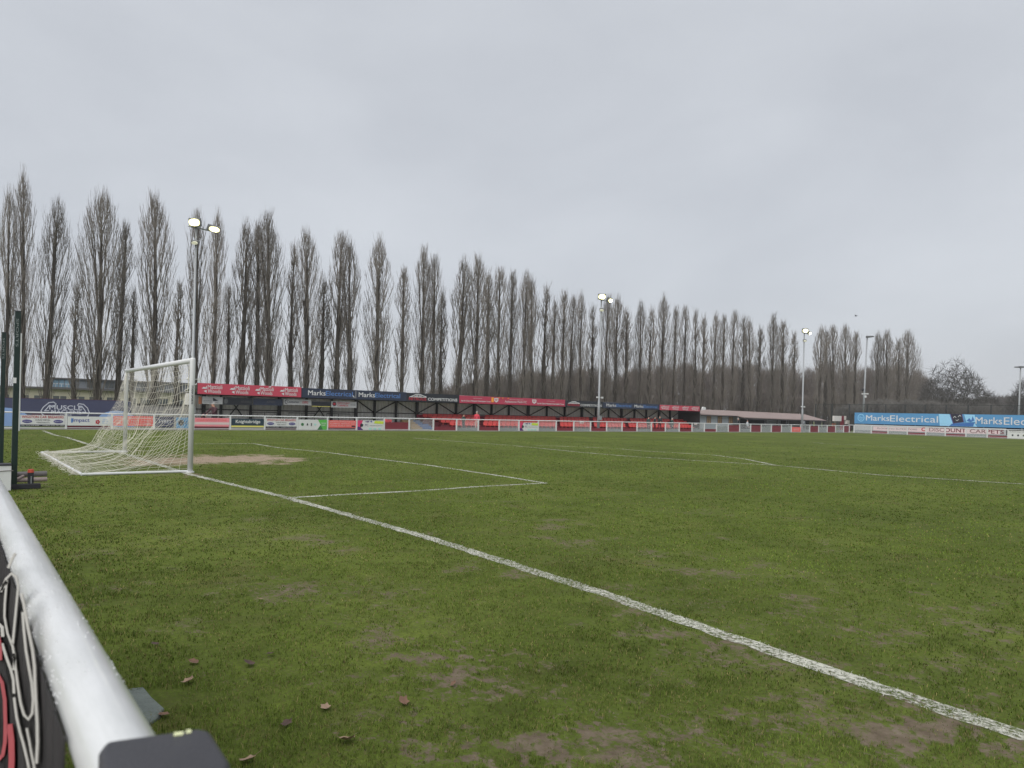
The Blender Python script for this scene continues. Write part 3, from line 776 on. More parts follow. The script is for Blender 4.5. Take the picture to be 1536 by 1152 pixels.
def case():
    zt = RZ + RR + .016
    px = [(148, 1124), (158, 1110), (300, 1090), (316, 1094), (346, 1140), (330, 1215), (200, 1260), (160, 1200)]
    out = [at_z(x, y, zt)[:2] for x, y in px]; c = np.mean(out, 0)
    bm = bmesh.new()
    vs = [bm.verts.new((q[0]-c[0], q[1]-c[1], 0)) for q in out]; f = bm.faces.new(vs)
    r = bmesh.ops.extrude_face_region(bm, geom=[f]); 
    bmesh.ops.translate(bm, verts=[e for e in r['geom'] if isinstance(e, bmesh.types.BMVert)], vec=(0, 0, -.017))
    bmesh.ops.recalc_face_normals(bm, faces=bm.faces)
    me = bpy.data.meshes.new('case'); bm.to_mesh(me); bm.free(); me.materials.append(M['black_case'])
    o = bpy.data.objects.new('hard_case', me); COL.objects.link(o); o.location = (c[0], c[1], zt)
    bv = o.modifiers.new('b', 'BEVEL'); bv.width = .0055; bv.segments = 5; bv.limit_method = 'ANGLE'
    for p in me.polygons: p.use_smooth = True
    tag(o, 'black rounded hard case resting on the near white rail', 'case')
    for x, y, w in ((268, 1100.5, .0030), (283, 1097, .0016)):  # pale yellow pieces imitate reflections along the far edge of the case
        q = at_z(x, y, zt); q2 = at_z(x+8, y-1.1, zt); d = Vector(q2-q).normalized(); e = Vector((-d.y, d.x, 0)) 
        mb = MB(); w2 = .0020; qq = Vector((q[0], q[1], zt)) - e*.001
        a = [(-w, -w2), (w, -w2), (w, w2), (-w, w2)]
        mb.prism(a, qq, d, e, .0008); mb.build('painted_glint', M['case_glint'], o)
case()

# ------------------------------------------------------------------ dark green net posts by the barrier
def net_post(base, H, label, with_foot):
    x, y = base; root = thing('net_post', label, 'post', (x, y, 0), 'green net posts by the barrier')
    mb = MB(); s = .042; mb.box(x-s, x+s, y-s, y+s, 0, H); p = mb.build('post', M['post_green'], root)
    bv = p.modifiers.new('b', 'BEVEL'); bv.width = .008; bv.segments = 2
    mb = MB(); mb.box(x-s-.003, x+s+.003, y-s-.003, y+s+.003, H, H+.012); mb.build('end_cap', M['black_rubber'], root)
    # pale lettering down the face turned to the spectators
    mb = MB(); put_text(mb, 'SPORTS', (x+s+.001, y-.018, H-.12), (0, 0, -1), (0, 1, 0), 0, .46, -.006, .030, .002); mb.build('lettering', M['infill_grey'], p)
    if with_foot:
        mb = MB(); mb.box(x+s+.002, x+s+.006, y-.045, y-.002, H-1.18, H-1.09); mb.build('white_sticker', M['white_plastic'], p)
        mb = MB(); mb.box(x-.06, x+.06, y-.28, y+.37, .0, .085); f = mb.build('foot_bar', M['black_rubber'], root)
        bv = f.modifiers.new('b', 'BEVEL'); bv.width = .012; bv.segments = 3
        mb = MB(); mb.tube([(x-.16, y-.30, .23), (x-.16, y+.47, .23)], .045, 14); mb.build('foot_roller', M['roller_grey'], root, smooth=True)
        mb = MB(); mb.tube([(x-.10, y-.05, .14), (x-.12, y+.47, .14)], .038, 14); mb.build('foot_roller', M['roller_pink'], root, smooth=True)
        mb = MB(); mb.tube([(x-.03, y-.02, .13), (x-.10, y+.14, .21)], .022, 8); mb.build('foot_strut', M['roller_pink'], root)
        mb = MB(); mb.box(x-.05, x+.03, y+.19, y+.27, .085, .27); b = mb.build('foot_bracket', M['black_rubber'], root)
        mb = MB(); mb.tube([(x+.034, y+.235, .09), (x+.036, y+.235, .21)], .010, 6); mb.build('bolt', M['galvanised'], b)
        mb = MB(); mb.tube([(x-.01, y+.23, .27), (x-.01, y+.23, .325)], [.048, .042], 12); mb.build('knob', M['knob_red'], b)
    return root
_p = at_z(20.5, 734)
net_post((_p[0], _p[1]), 2.93, 'taller looking dark green square post with black foot bar beside the near rail', True)
net_post((-3.02, -3.20), 2.96, 'dark green square post cut by the left photo edge, behind the white box', False)
def weight_box():
    x0, x1, y0, y1 = 2.02, 2.34, -3.92, _p[1]-.05
    root = thing('weight_box', 'white box with dark lid standing at the foot of the green post', 'box', ((x0+x1)/2, (y0+y1)/2, 0))
    mb = MB(); mb.box(x0, x1, y0, y1, 0, .41); b = mb.build('box_body', M['white_plastic'], root); bv = b.modifiers.new('b', 'BEVEL'); bv.width = .006; bv.segments = 2
    mb = MB(); mb.box(x0-.01, x1+.01, y0-.01, y1+.004, .411, .432); mb.build('lid', M['black_rubber'], root)
    mb = MB(); mb.tube([(x1+.006, y1-.03-.36*math.cos(t), .16+.17*math.sin(t)) for t in np.linspace(.05, PI*.55, 12)], .006, 6); mb.build('cable', M['roller_grey'], root)
weight_box()
# thin pale pole at the corner of the far barrier
def corner_pole():
    c = at_z(28, 646.5); mb = MB(); H = 10
    top = at_u(33, 500, c[0]); 
    mb.tube([(c[0], c[1], 0), (c[0], c[1], top[2])], .045, 10); o = mb.build('pole', M['sign_white'], None, (c[0], c[1], 0)); tag(o, 'thin cream pole at the corner seen just right of the taller green post', 'pole')
corner_pole()

# ------------------------------------------------------------------ paths behind the far barriers
U0 = -27.456; VEND = 82.75
def sheet(name, x0, x1, y0, y1, z, m):
    mb = MB(); mb.quad((x0, y0, z), (x1, y0, z), (x1, y1, z), (x0, y1, z)); return struct(mb.build(name, m))
sheet('path', -30, 40, -9, -4.12, .004, M['gravel_path'])
sheet('path', -31.0, U0-.12, -30, VEND+3, .004, M['gravel_path'])
sheet('path', U0-.12, 20, VEND+.15, VEND+3, .0045, M['gravel_path'])
def far_strip():
    mb = MB(); mb.box(U0-.10, U0+.06, -30, VEND+.1, -.1, .05); mb.box(U0+.06, 20, VEND-.06, VEND+.1, -.1, .05); struct(mb.build('kerb', M['concrete']))
far_strip()

# ------------------------------------------------------------------ far touchline barrier
PX_POSTS = [-46, 28, 98.8, 167.6, 230.8, 290, 345, 396.8, 445.6, 491, 534.5, 576, 613.7, 650, 684.8, 717.4, 748.7, 778.2, 807.3, 834.2, 860.6, 885.8, 910, 933, 955.5, 977.2, 998.1,
            1018.8, 1038, 1056.6, 1074.8, 1092.4, 1109.5, 1126, 1141.9, 1157.1, 1172.3, 1187, 1201, 1214.7, 1228, 1241, 1253.4, 1265.5, 1274]
VP = [at_u(x, 640, U0)[1] for x in PX_POSTS]
HR = .90
def mesh_panel(mb, a, b, axis, c, z0, z1, nv=11, nh=7, r=.008):
    P = (lambda t, z: (c, t, z)) if axis == 'v' else (lambda t, z: (t, c, z))
    for i in range(nv): t = a+(b-a)*(i+.5)/nv; mb.tube([P(t, z0), P(t, z1)], r, 3, False)
    for i in range(nh): z = z0+(z1-z0)*(i+.5)/nh; mb.tube([P(a, z), P(b, z)], r, 3, False)
def far_barrier():
    root = thing('pitch_barrier', 'white post and rail barrier along the far touchline in front of the stand', 'barrier', (U0, 30, 0), 'barriers round the pitch')
    mb = MB(); mb.tube([(U0, VP[0]-6, HR-.03), (U0, VEND, HR-.03)], .036, 8); mb.build('top_rail', M['white_paint'], root)
    mb = MB(); mb.tube([(U0, VP[0]-6, .10), (U0, VP[12], .10)], .018, 6); mb.build('lower_rail', M['white_paint'], root)
    for v in VP:
        mb = MB(); mb.box(U0-.045, U0+.045, v-.045, v+.045, 0, HR-.02); mb.build('post', M['white_paint'], root)
    maroon = [(11, .62)] + [(k, .30) for k in (13, 15, 19, 21, 23, 25, 27, 29)] + [(k, .78) for k in (31, 33, 35, 39, 41, 43)]
    for k, h in maroon:
        mb = MB(); mb.box(U0-.05, U0-.03, VP[k]+.06, VP[k+1]-.06, .06, .06+h*HR*.95); mb.build('infill_panel', M['maroon_panel'], root)
    for k in (12, 14, 16, 18, 20, 22, 24, 26, 28, 30, 32, 34, 36, 38, 40, 42):
        a, b = VP[k]+.05, VP[k+1]-.05
        mb = MB(); mesh_panel(mb, a, b, 'v', U0-.03, .06, HR-.08, 24, 8, .0062); mb.build('mesh_panel', M['white_paint'], root)
        if k > 12:
            mb = MB(); mb.box(U0-.075, U0-.055, a, b, .05, .26 if k < 28 else (.62 if k in (30, 34, 36, 40) else .35)); mb.build('infill_panel', M['infill_grey'], root)
    # low maroon sheets behind the sponsor boards on the left
    for k in (2, 5, 7, 9, 10):
        mb = MB(); mb.box(U0-.07, U0-.05, VP[k]+.06, VP[k+1]-.06, .05, .24); mb.build('infill_panel', M['maroon_panel'], root)
far_barrier()

def bar_board(name, k0, k1, z0, z1, m, label, cat='advert board', pad=.06, off=.052):
    return Board(name, label, cat, (U0+off, k0+pad, z0), VY, VZ, k1-k0-2*pad, z1-z0, M[m], .015, 'advert boards on the far barrier')
def wigston(a, b, label):
    B = bar_board('advert_board', a, b, .16, .74, 'sign_white', label)
    B.rect(0, 1, 0, .17, M['text_dark'], 'phone_strip'); B.text('WIGSTON CAR BREAKERS', .03, .97, .73, .95, M['text_red'], .015)
    B.ell(.15, .45, .11, .15, M['ellipse_blue']); B.ell(.85, .45, .11, .15, M['ellipse_blue'])
    B.text('SCRAP METAL', .33, .67, .52, .63, M['text_dark']); B.text('MERCHANTS', .36, .65, .30, .41, M['text_dark'])
    B.text('TEL: 0116 278 6000  ·  MOBILE: 0780 561 2000', .02, .98, .04, .13, M['sign_white'])
    B.text('BREAKERS', .07, .23, .40, .50, M['banner_grey']); B.text('BREAKERS', .77, .93, .40, .50, M['banner_grey'])
wigston(VP[1], VP[2], 'white car breakers board left of the board reading impact')
B = bar_board('advert_board', VP[2], VP[3], .22, .70, 'sign_white', 'white board reading impact in blue on the far barrier')
B.text('impact', .12, .50, .30, .78, M['text_blue'], .01); B.ell(.10, .55, .022, .28, M['mid_blue'], 'swoosh')
for i in range(5):
    t = 2*PI*i/5; B.ell(.69+.035*math.cos(t), .42+.16*math.sin(t), .022, .10, M['text_red'], 'star_emblem', 8)
B.text('YOUR', .80, .92, .62, .74, M['pale_blue']); B.text('LEISURE', .80, .94, .42, .54, M['pale_blue']); B.text('CLUB', .80, .90, .22, .34, M['pale_blue'])
B = bar_board('advert_board', VP[3], VP[4], .22, .76, 'salmon', 'salmon red board with pale lines of text seen through the goal net')
for i in range(3): B.text('HAYNES VEHICLE REPAIRS' if i == 0 else 'SERVICE  MOT  TYRES', .06, .94, .72-.27*i, .88-.27*i, M['pink_pale'])
B = bar_board('advert_board', VP[4], VP[4]+(VP[5]-VP[4])*.52, .14, .74, 'banner_navy', 'dark blue grey board left of the sky blue one behind the net')
B.text('TYRES', .15, .85, .4, .75, M['banner_grey'])
B = bar_board('advert_board', VP[4]+(VP[5]-VP[4])*.52, VP[5], .12, .72, 'blue_banner', 'sky blue board with dark round emblem behind the near goal post')
B.ell(.3, .5, .18, .28, M['text_dark'], 'round_emblem'); B.text('GYM', .55, .9, .35, .65, M['banner_navy'])
B = bar_board('advert_board', VP[5], VP[6], .22, .72, 'pink_sign', 'pink board with a white band just right of the near goal post')
B.rect(0, 1, .22, .50, M['pink_pale']); B.text('CHARNWOOD STONE', .05, .92, .62, .88, M['salmon'])
B = bar_board('advert_board', VP[6], VP[7], .20, .70, 'knight_navy', 'navy board reading Knightsbridge above a yellow strip')
B.rect(0, 1, 0, .17, M['yellow_strip']); B.text('Knightsbridge', .13, .88, .36, .86, M['sign_white'], .02)
wigston(VP[7], VP[8], 'white car breakers board right of the navy Knightsbridge board')
B = bar_board('advert_board', VP[8], VP[9], .06, .70, 'sign_white', 'white board with round marks and a green arrow edge')
B.poly([(.68, 0), (1, 0), (1, 1), (.68, 1), (.78, .5)], M['green_sign'], 'green_arrow'); B.poly([(.66, 0), (.86, 0), (.80, .38), (.76, .44)], M['green_dark'], 'dark_wedge')
B.ell(.14, .52, .05, .15, M['green_dark'], 'round_mark'); B.poly([(.28, .42), (.34, .42), (.33, .60), (.30, .66)], M['text_dark'], 'bird_mark'); B.rect(.43, .47, .36, .66, M['dim_sign'], 'upright_mark'); B.ell(.58, .52, .04, .10, M['teal_pale'], 'round_mark')
B.text('GRASS', .80, .97, .58, .72, M['sign_white']); B.text('CARE', .80, .95, .38, .52, M['sign_white'])
B = bar_board('advert_board', VP[9], VP[10], .20, .68, 'salmon', 'red board with white lines of text right of the green arrow board')
for i, t in enumerate(('PROUD TO SPONSOR THE CLUB', 'PLUMBING  HEATING  GAS', 'LOCAL FAMILY FIRM')): B.text(t, .05, .95 if i < 2 else .80, .74-.28*i, .88-.28*i, M['pink_pale'])
B.rect(.84, .97, .12, .30, M['text_dark'], 'dark_mark')
def crest_board(a, b, label):
    B = bar_board('advert_board', a, b, .06, .70, 'sign_white', label)
    B.poly([(0, 0), (.16, 0), (.12, .45), (.20, 1), (0, 1)], M['magenta'], 'pink_edge'); B.poly([(0, 0), (.22, 0), (.10, .30), (0, .36)], M['purple'], 'purple_corner')
    B.poly([(.10, .30), (.20, .36), (.22, .56), (.15, .70), (.09, .58)], M['text_dark'], 'dark_emblem')
    B.poly([(.62, .70), (.98, .64), (1, .92), (.66, .98)], M['lime'], 'lime_flash'); B.poly([(.26, .86), (.40, .78), (.44, .96)], M['purple'], 'purple_mark'); B.poly([(.46, .88), (.54, .80), (.54, .98)], M['text_blue'], 'blue_mark')
    B.text('PC', .28, .40, .40, .62, M['purple']); B.text('THE FOUNDATION', .46, .96, .42, .50, M['dim_sign'])
    for x in (.48, .66, .84): B.ell(x, .13, .06, .11, M['teal_pale'], 'pale_green_spot')
crest_board(VP[10], VP[11], 'white board with pink edge and lime flash, left of the red bin')
crest_board(VP[17], VP[18], 'white board with pink edge and lime flash, below the seats')
B = bar_board('advert_board', VP[37], VP[38], .08, .62, 'salmon', 'small red board with pale lettering in front of the clubhouse')
B.text('A.P.F.C', .2, .8, .3, .7, M['pink_pale'])
# little notice plates on the top rail
for x, lab in ((872, 'small white plate on the barrier left of the second floodlight'), (1043, 'small white plate on the barrier right of the last seats')):
    v = at_u(x, 636, U0)[1]; Board('notice_plate', lab, 'sign', (U0+.05, v-.22, HR-.20), VY, VZ, .44, .16, M['sign_white'], .012).text('NO SMOKING', .1, .9, .3, .7, M['text_red'])

# ------------------------------------------------------------------ the long covered stand
UF = -31.0; UB = -33.9; RD = .47
vU = lambda x, U, y=630: at_u(x, y, U)[1]
V_L, V_R = vU(296, UF, 580), vU(1051, UF, 612)
fz_top = lambda v: 2.86 - (v-V_L)/(V_R-V_L)*.27
fz_bot = lambda v: 2.16 - (v-V_L)/(V_R-V_L)*.07
def stand():
    root = thing('covered_stand', 'long low covered stand with red seats and sponsor fascia under poplars', 'stand', (UF, (V_L+V_R)/2, 0))
    # roof: a mono-pitch of sheeting with a fascia beam
    mb = MB(); a = 2.20; 
    p = [(UF-.10, fz_top(V_L)-.02), (UB-.25, 2.42), (UB-.25, 2.36), (UF-.10, fz_top(V_L)-.10)]
    q = [(x, z-(.25 if i in (0, 3) else .2)) for i, (x, z) in enumerate(p)]
    A = [(x, V_L, z) for x, z in p]; Bq = [(x, V_R, z) for x, z in q]
    for i in range(4): j = (i+1) % 4; mb.quad(A[i], A[j], Bq[j], Bq[i])
    mb.quad(*A[::-1]); mb.quad(*Bq); mb.build('roof', M['stand_roof'], root)
    mb = MB(); n = 24
    for i in range(n):
        va, vb = V_L+(V_R-V_L)*i/n, V_L+(V_R-V_L)*(i+1)/n
        mb.box(UF-.12, UF-.035, va, vb+.001*0, fz_bot(va)-.02, fz_top(vb)-.02)
    mb.build('fascia_beam', M['stand_dark'], root)
    # profiled back sheeting: ribs every 0.3 m
    mb = MB(); v = V_L; wv = .30
    while v < V_R-.05:
        b = min(v+wv, V_R)
        mb.quad((UB, v, .05), (UB, v+wv*.40, .05), (UB, v+wv*.40, 2.28), (UB, v, 2.28))
        mb.quad((UB, v+wv*.40, .05), (UB-.05, v+wv*.55, .05), (UB-.05, v+wv*.55, 2.28), (UB, v+wv*.40, 2.28))
        mb.quad((UB-.05, v+wv*.55, .05), (UB-.05, v+wv*.85, .05), (UB-.05, v+wv*.85, 2.28), (UB-.05, v+wv*.55, 2.28))
        mb.quad((UB-.05, v+wv*.85, .05), (UB, b, .05), (UB, b, 2.28), (UB-.05, v+wv*.85, 2.28))
        v += wv
    mb.build('back_sheeting', M['cladding'], root)
    mb = MB(); mb.box(UB-.1, UF-.05, V_R-.04, V_R, 0, 2.2); mb.build('end_wall', M['stand_dark'], root)
    mb = MB(); mb.box(UB-.1, UB+1.2, V_L, V_L+.04, 0, 2.2); mb.build('end_wall', M['cladding'], root)
    # steel frame against the back wall
    xs = [305, 331, 375.7, 418.7, 459.3, 497.2, 533.5, 561.8, 594, 625, 655, 684, 711, 737, 763, 792, 820, 847, 872.5, 893.7, 913, 932, 951.8, 969.4, 988.4, 1005, 1021]
    vs = [vU(x, UB+.08, 622) for x in xs]
    for i, v in enumerate(vs):
        w = .075 if i % 3 else .10
        mb = MB(); mb.box(UB+.01, UB+.01+2*w, v-w, v+w, .0, 2.28); mb.build('frame_post', M['steel_black'], root)
    mb = MB(); mb.box(UB+.02, UB+.10, V_L, V_R-.05, 1.16, 1.22); mb.build('knee_rail', M['steel_black'], root)
    mb = MB(); mb.box(UB+.02, UB+.12, V_L, V_R-.05, 2.12, 2.26); mb.build('eaves_rail', M['steel_black'], root)
    ub = UB+.115
    for i in (1, 4):
        for s in (0, 1):
            mb = MB(); z = (1.95, .75) if s else (.75, 1.95)
            a, b = vs[i]+.22*(vs[i+1]-vs[i])+.1, vs[i+1]-.22*(vs[i+1]-vs[i])-.1
            mb.bar((ub+.01*s, a, z[0]), (ub+.01*s, b, z[1]), .055); mb.build('brace', M['steel_black'], root)
    for i in range(6, len(vs)-1):
        mb = MB(); up = (i % 2 == 1)
        za, zb = (1.22, 2.10) if up else (2.10, 1.22)
        mb.bar((ub, vs[i]+.08, za), (ub, vs[i+1]-.08, zb), .06); mb.build('brace', M['steel_black'], root)
    # crush rails on the standing terrace
    for x0, x1 in ((378, 415), (433, 472), (490, 525)):
        a, b = vU(x0, -32.9), vU(x1, -32.9); mb = MB()
        mb.tube([(-32.9, a, .3), (-32.9, a, 1.06), (-32.9, b, 1.06), (-32.9, b, .3)], .025, 6); mb.tube([(-32.9, (a+b)/2, .3), (-32.9, (a+b)/2, 1.06)], .022, 6); mb.build('crush_rail', M['steel_black'], root)
    # terraces
    vs0, vs1 = vU(652, -31.6), vU(1043, -31.6)
    mb = MB()
    for r in range(4): mb.box(-31.45-RD*r-RD+.02, -31.45-RD*r, vs0 + .55*(3-r) - .3, vs1+.2, 0.0, .16+.19*r)
    mb.box(UB+.25, -31.45-RD*4, vs0-.5, vs1+.2, 0, .90); mb.build('seating_terrace', M['maroon_wall'], root)
    mb = MB(); mb.box(UB+.20, UB+.245, vs0-.4, vs1+.2, .90, 1.12); mb.build('back_kerb', M['maroon_sign'], root)
    mb = MB()
    for r in range(3): mb.box(-32.0-.5*r-.48, -32.0-.5*r, V_L+.05, vs0-.6, 0.0, .14+.12*r)
    mb.build('standing_terrace', M['concrete'], root)
    mb = MB(); mb.box(-31.9, -31.8, vU(588, -31.9), vU(613, -31.9), 0, .52); mb.build('low_wall', M['maroon_wall'], root)
    mb = MB()
    a, b = vU(616, -32), vU(649, -32)
    for r in range(5): 
        m = a + (b-a)*.5
        mb.cur = 0; mb.box(-31.9-.35*r-.33, -31.9-.35*r, a, m, .0, .14+.13*r); mb.cur = 1; mb.box(-31.9-.35*r-.33, -31.9-.35*r, m+.002, b, .0, .14+.13*r)
    mb.build('gangway_steps', [M['step_tan'], M['step_blue']], root)
    return vs0, vs1
VS0, VS1 = stand()

# seats: every one its own object
def seat_mesh():
    mb = MB(); w = .205
    prof = [(-.0, .16), (.03, .185), (.17, .175), (.30, .165), (.315, .175), (.30, .19), (.17, .20), (.05, .215), (.02, .26), (-.03, .46), (-.05, .47), (-.055, .45), (-.02, .24)]
    n = len(prof)
    b = len(mb.v)
    for y in (-w, w): mb.v += [(x, y, z) for x, z in prof]
    mb.f.append(tuple(range(n))); mb.f.append(tuple(range(2*n-1, n-1, -1))); mb.mi += [0, 0]
    for i in range(n): j = (i+1) % n; mb.f.append((i, n+i, n+j, j)); mb.mi.append(0)
    mb.box(.0, .06, -.04, .04, 0, .17); mb.mesh
    return mb.mesh('seat', M['seat_red'])
def seats():
    me = seat_mesh(); cnt = 0; first = None
    aisles = [(717, 727), (836, 842), (884, 890), (938, 944), (1003, 1008)]
    sp = .475
    rows = ('front row', 'second row', 'third row', 'back row')
    for r in range(4):
        u = -31.45-RD*r-.36; v = VS0 + .55*(3-r) + .1
        while v < VS1:
            x, _ = proj((u, v, .5))
            if not any(a < x < b for a, b in aisles):
                if first is None: o = first = bpy.data.objects.new('stand_seat', me); COL.objects.link(o)
                else: o = first.copy(); COL.objects.link(o)
                o.location = (u, v, .16+.19*r)
                tag(o, 'red plastic seat in the %s of the covered stand' % rows[r], 'seat', 'red seats in the %s of the stand' % rows[r]); cnt += 1
            v += sp
    print('seats', cnt)
seats()

# sponsor panels on the fascia
def fascia(x0, x1, m, label):
    a, b = vU(x0, UF, 595)+.015, vU(x1, UF, 595)-.015; c = (a+b)/2
    B = Board('fascia_sign', label, 'sign', (UF, a, fz_bot(c)), VY, VZ, b-a, fz_top(c)-fz_bot(c), M[m], .03, 'sponsor panels on the stand roof edge')
    B.fx = lambda x: (vU(x, UF, 595)-a)/(b-a); return B
def mattioli(B, xs, rows=True):
    for x0, x1 in xs:
        f = B.fx; w = x1-x0; t0 = x0+w*.30
        B.text('Mattioli', f(t0), f(x1), .50, .86, M['sign_white'], .01); B.text('Woods', f(t0), f(x1-w*.06), .12, .46, M['sign_white'], .01)
        B.poly([(f(x0), .50), (f(x0+w*.10), .66), (f(x0+w*.2), .62), (f(x0+w*.24), .80), (f(x0+w*.27), .52), (f(x0+w*.16), .48)], M['sign_white'], 'hare_emblem')
        B.poly([(f(x0+w*.10), .28), (f(x0+w*.25), .12), (f(x0+w*.25), .40)], M['sign_white'], 'hare_emblem')
B = fascia(296, 452, 'red_sign', 'red fascia panel with four white twin word logos at the left end of the stand')
mattioli(B, [(302, 333), (344, 374), (382, 410), (419, 446)]); B.poly([(.66, .86), (.69, .86), (.685, .98), (.67, .96)], M['sign_white'], 'torn_corner')
def marks(B, spans):
    for x0, x1 in spans:
        f = B.fx; m = x0 + (x1-x0)*.39
        B.text('Marks', f(x0), f(m), .28, .78, M['sign_white'], .012); B.text('Electrical', f(m+.4), f(x1), .28, .78, M['mid_blue'], .008)
B = fascia(452, 610, 'navy_sign', 'navy fascia panel reading MarksElectrical twice, nearer the goal')
marks(B, [(462, 529), (538, 600)]); B.rect(B.fx(533.2), B.fx(533.9), .1, .9, M['grey_sign'], 'panel_joint'); B.poly([(B.fx(528), .42), (B.fx(531.5), .10), (B.fx(531), .36)], M['sign_white'], 'torn_corner')
def nitrous(B, xs):
    f = B.fx; x0, x1, x2, x3 = xs; w = x1-x0
    B.text('NITROUS', f(x0), f(x1), .14, .50, M['text_red'], .03); B.text('COMPETITIONS', f(x2), f(x3), .16, .50, M['sign_white'], .03)
    g = lambda t: f(x0+w*t)
    B.line([[(g(.04), .52), (g(.22), .66), (g(.40), .84), (g(.64), .85), (g(.84), .68), (g(.98), .62), (g(.99), .52)]], .055, M['sign_white'], 'car_outline')
    B.poly([(g(.30), .58), (g(.42), .76), (g(.52), .77), (g(.52), .58)], M['grey_sign'], 'car_window'); B.poly([(g(.56), .58), (g(.56), .77), (g(.66), .75), (g(.76), .60)], M['grey_sign'], 'car_window')
    B.poly([(g(.02), .50), (g(.98), .50), (g(.98), .57), (g(.2), .57)], M['sign_white'], 'car_body')
B = fascia(610, 689, 'black_sign', 'black fascia panel with red and white competitions lettering beside the two word navy panel')
nitrous(B, (613.5, 639.5, 642, 686))
B = fascia(689, 848, 'maroon_sign', 'long dull red fascia panel with white football club name and crests')
f = B.fx
def crest(B, x):
    B.poly([(f(x-3), .85), (f(x+3), .85), (f(x+3), .45), (f(x), .22), (f(x-3), .45)], M['sign_white'], 'crest'); B.poly([(f(x-1.6), .74), (f(x-.2), .74), (f(x-.2), .42), (f(x-1.2), .48)], M['maroon_sign'], 'crest_mark'); B.poly([(f(x+.4), .74), (f(x+1.8), .74), (f(x+1.2), .48), (f(x+.4), .42)], M['maroon_sign'], 'crest_mark')
crest(B, 744.5); crest(B, 801.5); B.rect(f(737), f(740.5), .25, .92, M['text_orange'], 'orange_strip')
B.text('Ian & Clare Mattioli Charitable Trust', f(692), f(736), .24, .42, M['sign_white'], .03); B.text('PROUD SPONSORS', f(710), f(723), .66, .74, M['sign_white'])
B.text('Aylestone Park FC', f(757), f(790), .18, .58, M['sign_white'], .005); B.text('WELCOME TO THE HOME OF', f(764), f(785), .68, .77, M['sign_white'])
B.text('Ian & Clare Mattioli Charitable Trust', f(806), f(846), .22, .42, M['sign_white'], .03); B.text('PROUD SPONSORS', f(820), f(832), .66, .74, M['sign_white'])
for x in (748, 754, 762): B.poly([(f(x-1.5), .90), (f(x+1.5), .95), (f(x), .78)], M['text_orange'], 'bunting')
B = fascia(848, 905, 'black_sign', 'black fascia panel with competitions lettering crossed by the second floodlight pole')
nitrous(B, (852, 869.5, 871, 903)); 
B = fascia(905, 990, 'navy_sign', 'navy fascia panel reading MarksElectrical twice at the far end')
marks(B, [(910, 947), (952, 986)])
B = fascia(990, 1050, 'red_sign', 'red fascia panel with four small logos at the far right end')
mattioli(B, [(991.5, 1004), (1008, 1018.5), (1023, 1033), (1037, 1048)])
# white floodlight unit on the right end of the roof
def roof_lamp():
    v = V_R+.05; root = thing('roof_lamp', 'small white lamp on the right end of the stand roof', 'lamp', (UF+.05, v, 2.3))
    mb = MB(); mb.prism([(0, 0), (.55, .08), (.55, .32), (.16, .38), (0, .22)], (UF+.05, v, 2.20), VY, VZ, .16); mb.build('lamp_shade', M['sign_white'], root)
    mb = MB(); mb.box(UF-.25, UF+.02, v-.02, v+.05, 2.24, 2.30); mb.build('bracket', M['galvanised'], root)
roof_lamp()
# boards hung under the roof at the left
def hung(x0, x1, y0, y1, m, label, U=-31.35):
    a, b = vU(x0, U, 600), vU(x1, U, 600); xm = (x0+x1)/2; z0, z1 = at_u(xm, y1, U)[2], at_u(xm, y0, U)[2]
    return Board('hanging_sign', label, 'sign', (U, a, z0), VY, VZ, b-a, z1-z0, M[m], .025, 'boards hung under the stand roof')
B = hung(298, 302.5, 595, 606, 'rust_sign', 'narrow rusty board under the extreme left end of the roof')
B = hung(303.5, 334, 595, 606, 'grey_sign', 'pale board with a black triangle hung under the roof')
B.poly([(.52, .42), (.80, .42), (.52, .86)], M['text_dark'], 'black_triangle'); B.text('ROOFING', .06, .45, .34, .48, M['text_dark']); B.text('flat roof specialists', .06, .80, .14, .24, M['text_dark'])
B = hung(335, 379, 596.5, 607.5, 'black_sign', 'black board with round grey mark hung next to the black triangle board')
B.ell(.09, .5, .07, .36, M['dim_sign'], 'round_mark'); B.text('INSURANCE', .6, .95, .35, .6, M['dim_sign'])
B = hung(380, 424, 598, 608, 'navy_sign', 'dark navy board hung left of the white curved letter board')
B.text('JOINERY', .45, .75, .3, .7, M['dim_sign'])
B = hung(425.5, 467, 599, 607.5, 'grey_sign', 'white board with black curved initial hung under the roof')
B.text('Centurion', .12, .55, .34, .74, M['text_dark'], .02); B.line([[(.12, .9), (.06, .75), (.045, .5), (.06, .28), (.12, .15)]], .05, M['text_dark'], 'curved_initial'); B.text('EXPO', .68, .88, .3, .7, M['text_red'], .02)
B = hung(468, 496, 602, 610, 'dim_sign', 'dull board with a yellow lower edge between two white hung boards')
B.rect(0, 1, .12, .9, M['black_sign'], 'dark_panel'); B.rect(0, 1, 0, .10, M['yellow_strip'])
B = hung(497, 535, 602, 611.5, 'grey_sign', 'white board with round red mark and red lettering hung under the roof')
B.ell(.12, .55, .08, .34, M['text_dark'], 'round_mark'); B.ell(.12, .55, .05, .2, M['text_red'], 'round_mark'); B.text('DISCOUNT', .24, .72, .58, .84, M['text_red'], .01); B.text('CARPETS', .24, .66, .20, .46, M['text_red'], .02); B.text('0116', .76, .95, .35, .6, M['dim_sign'])

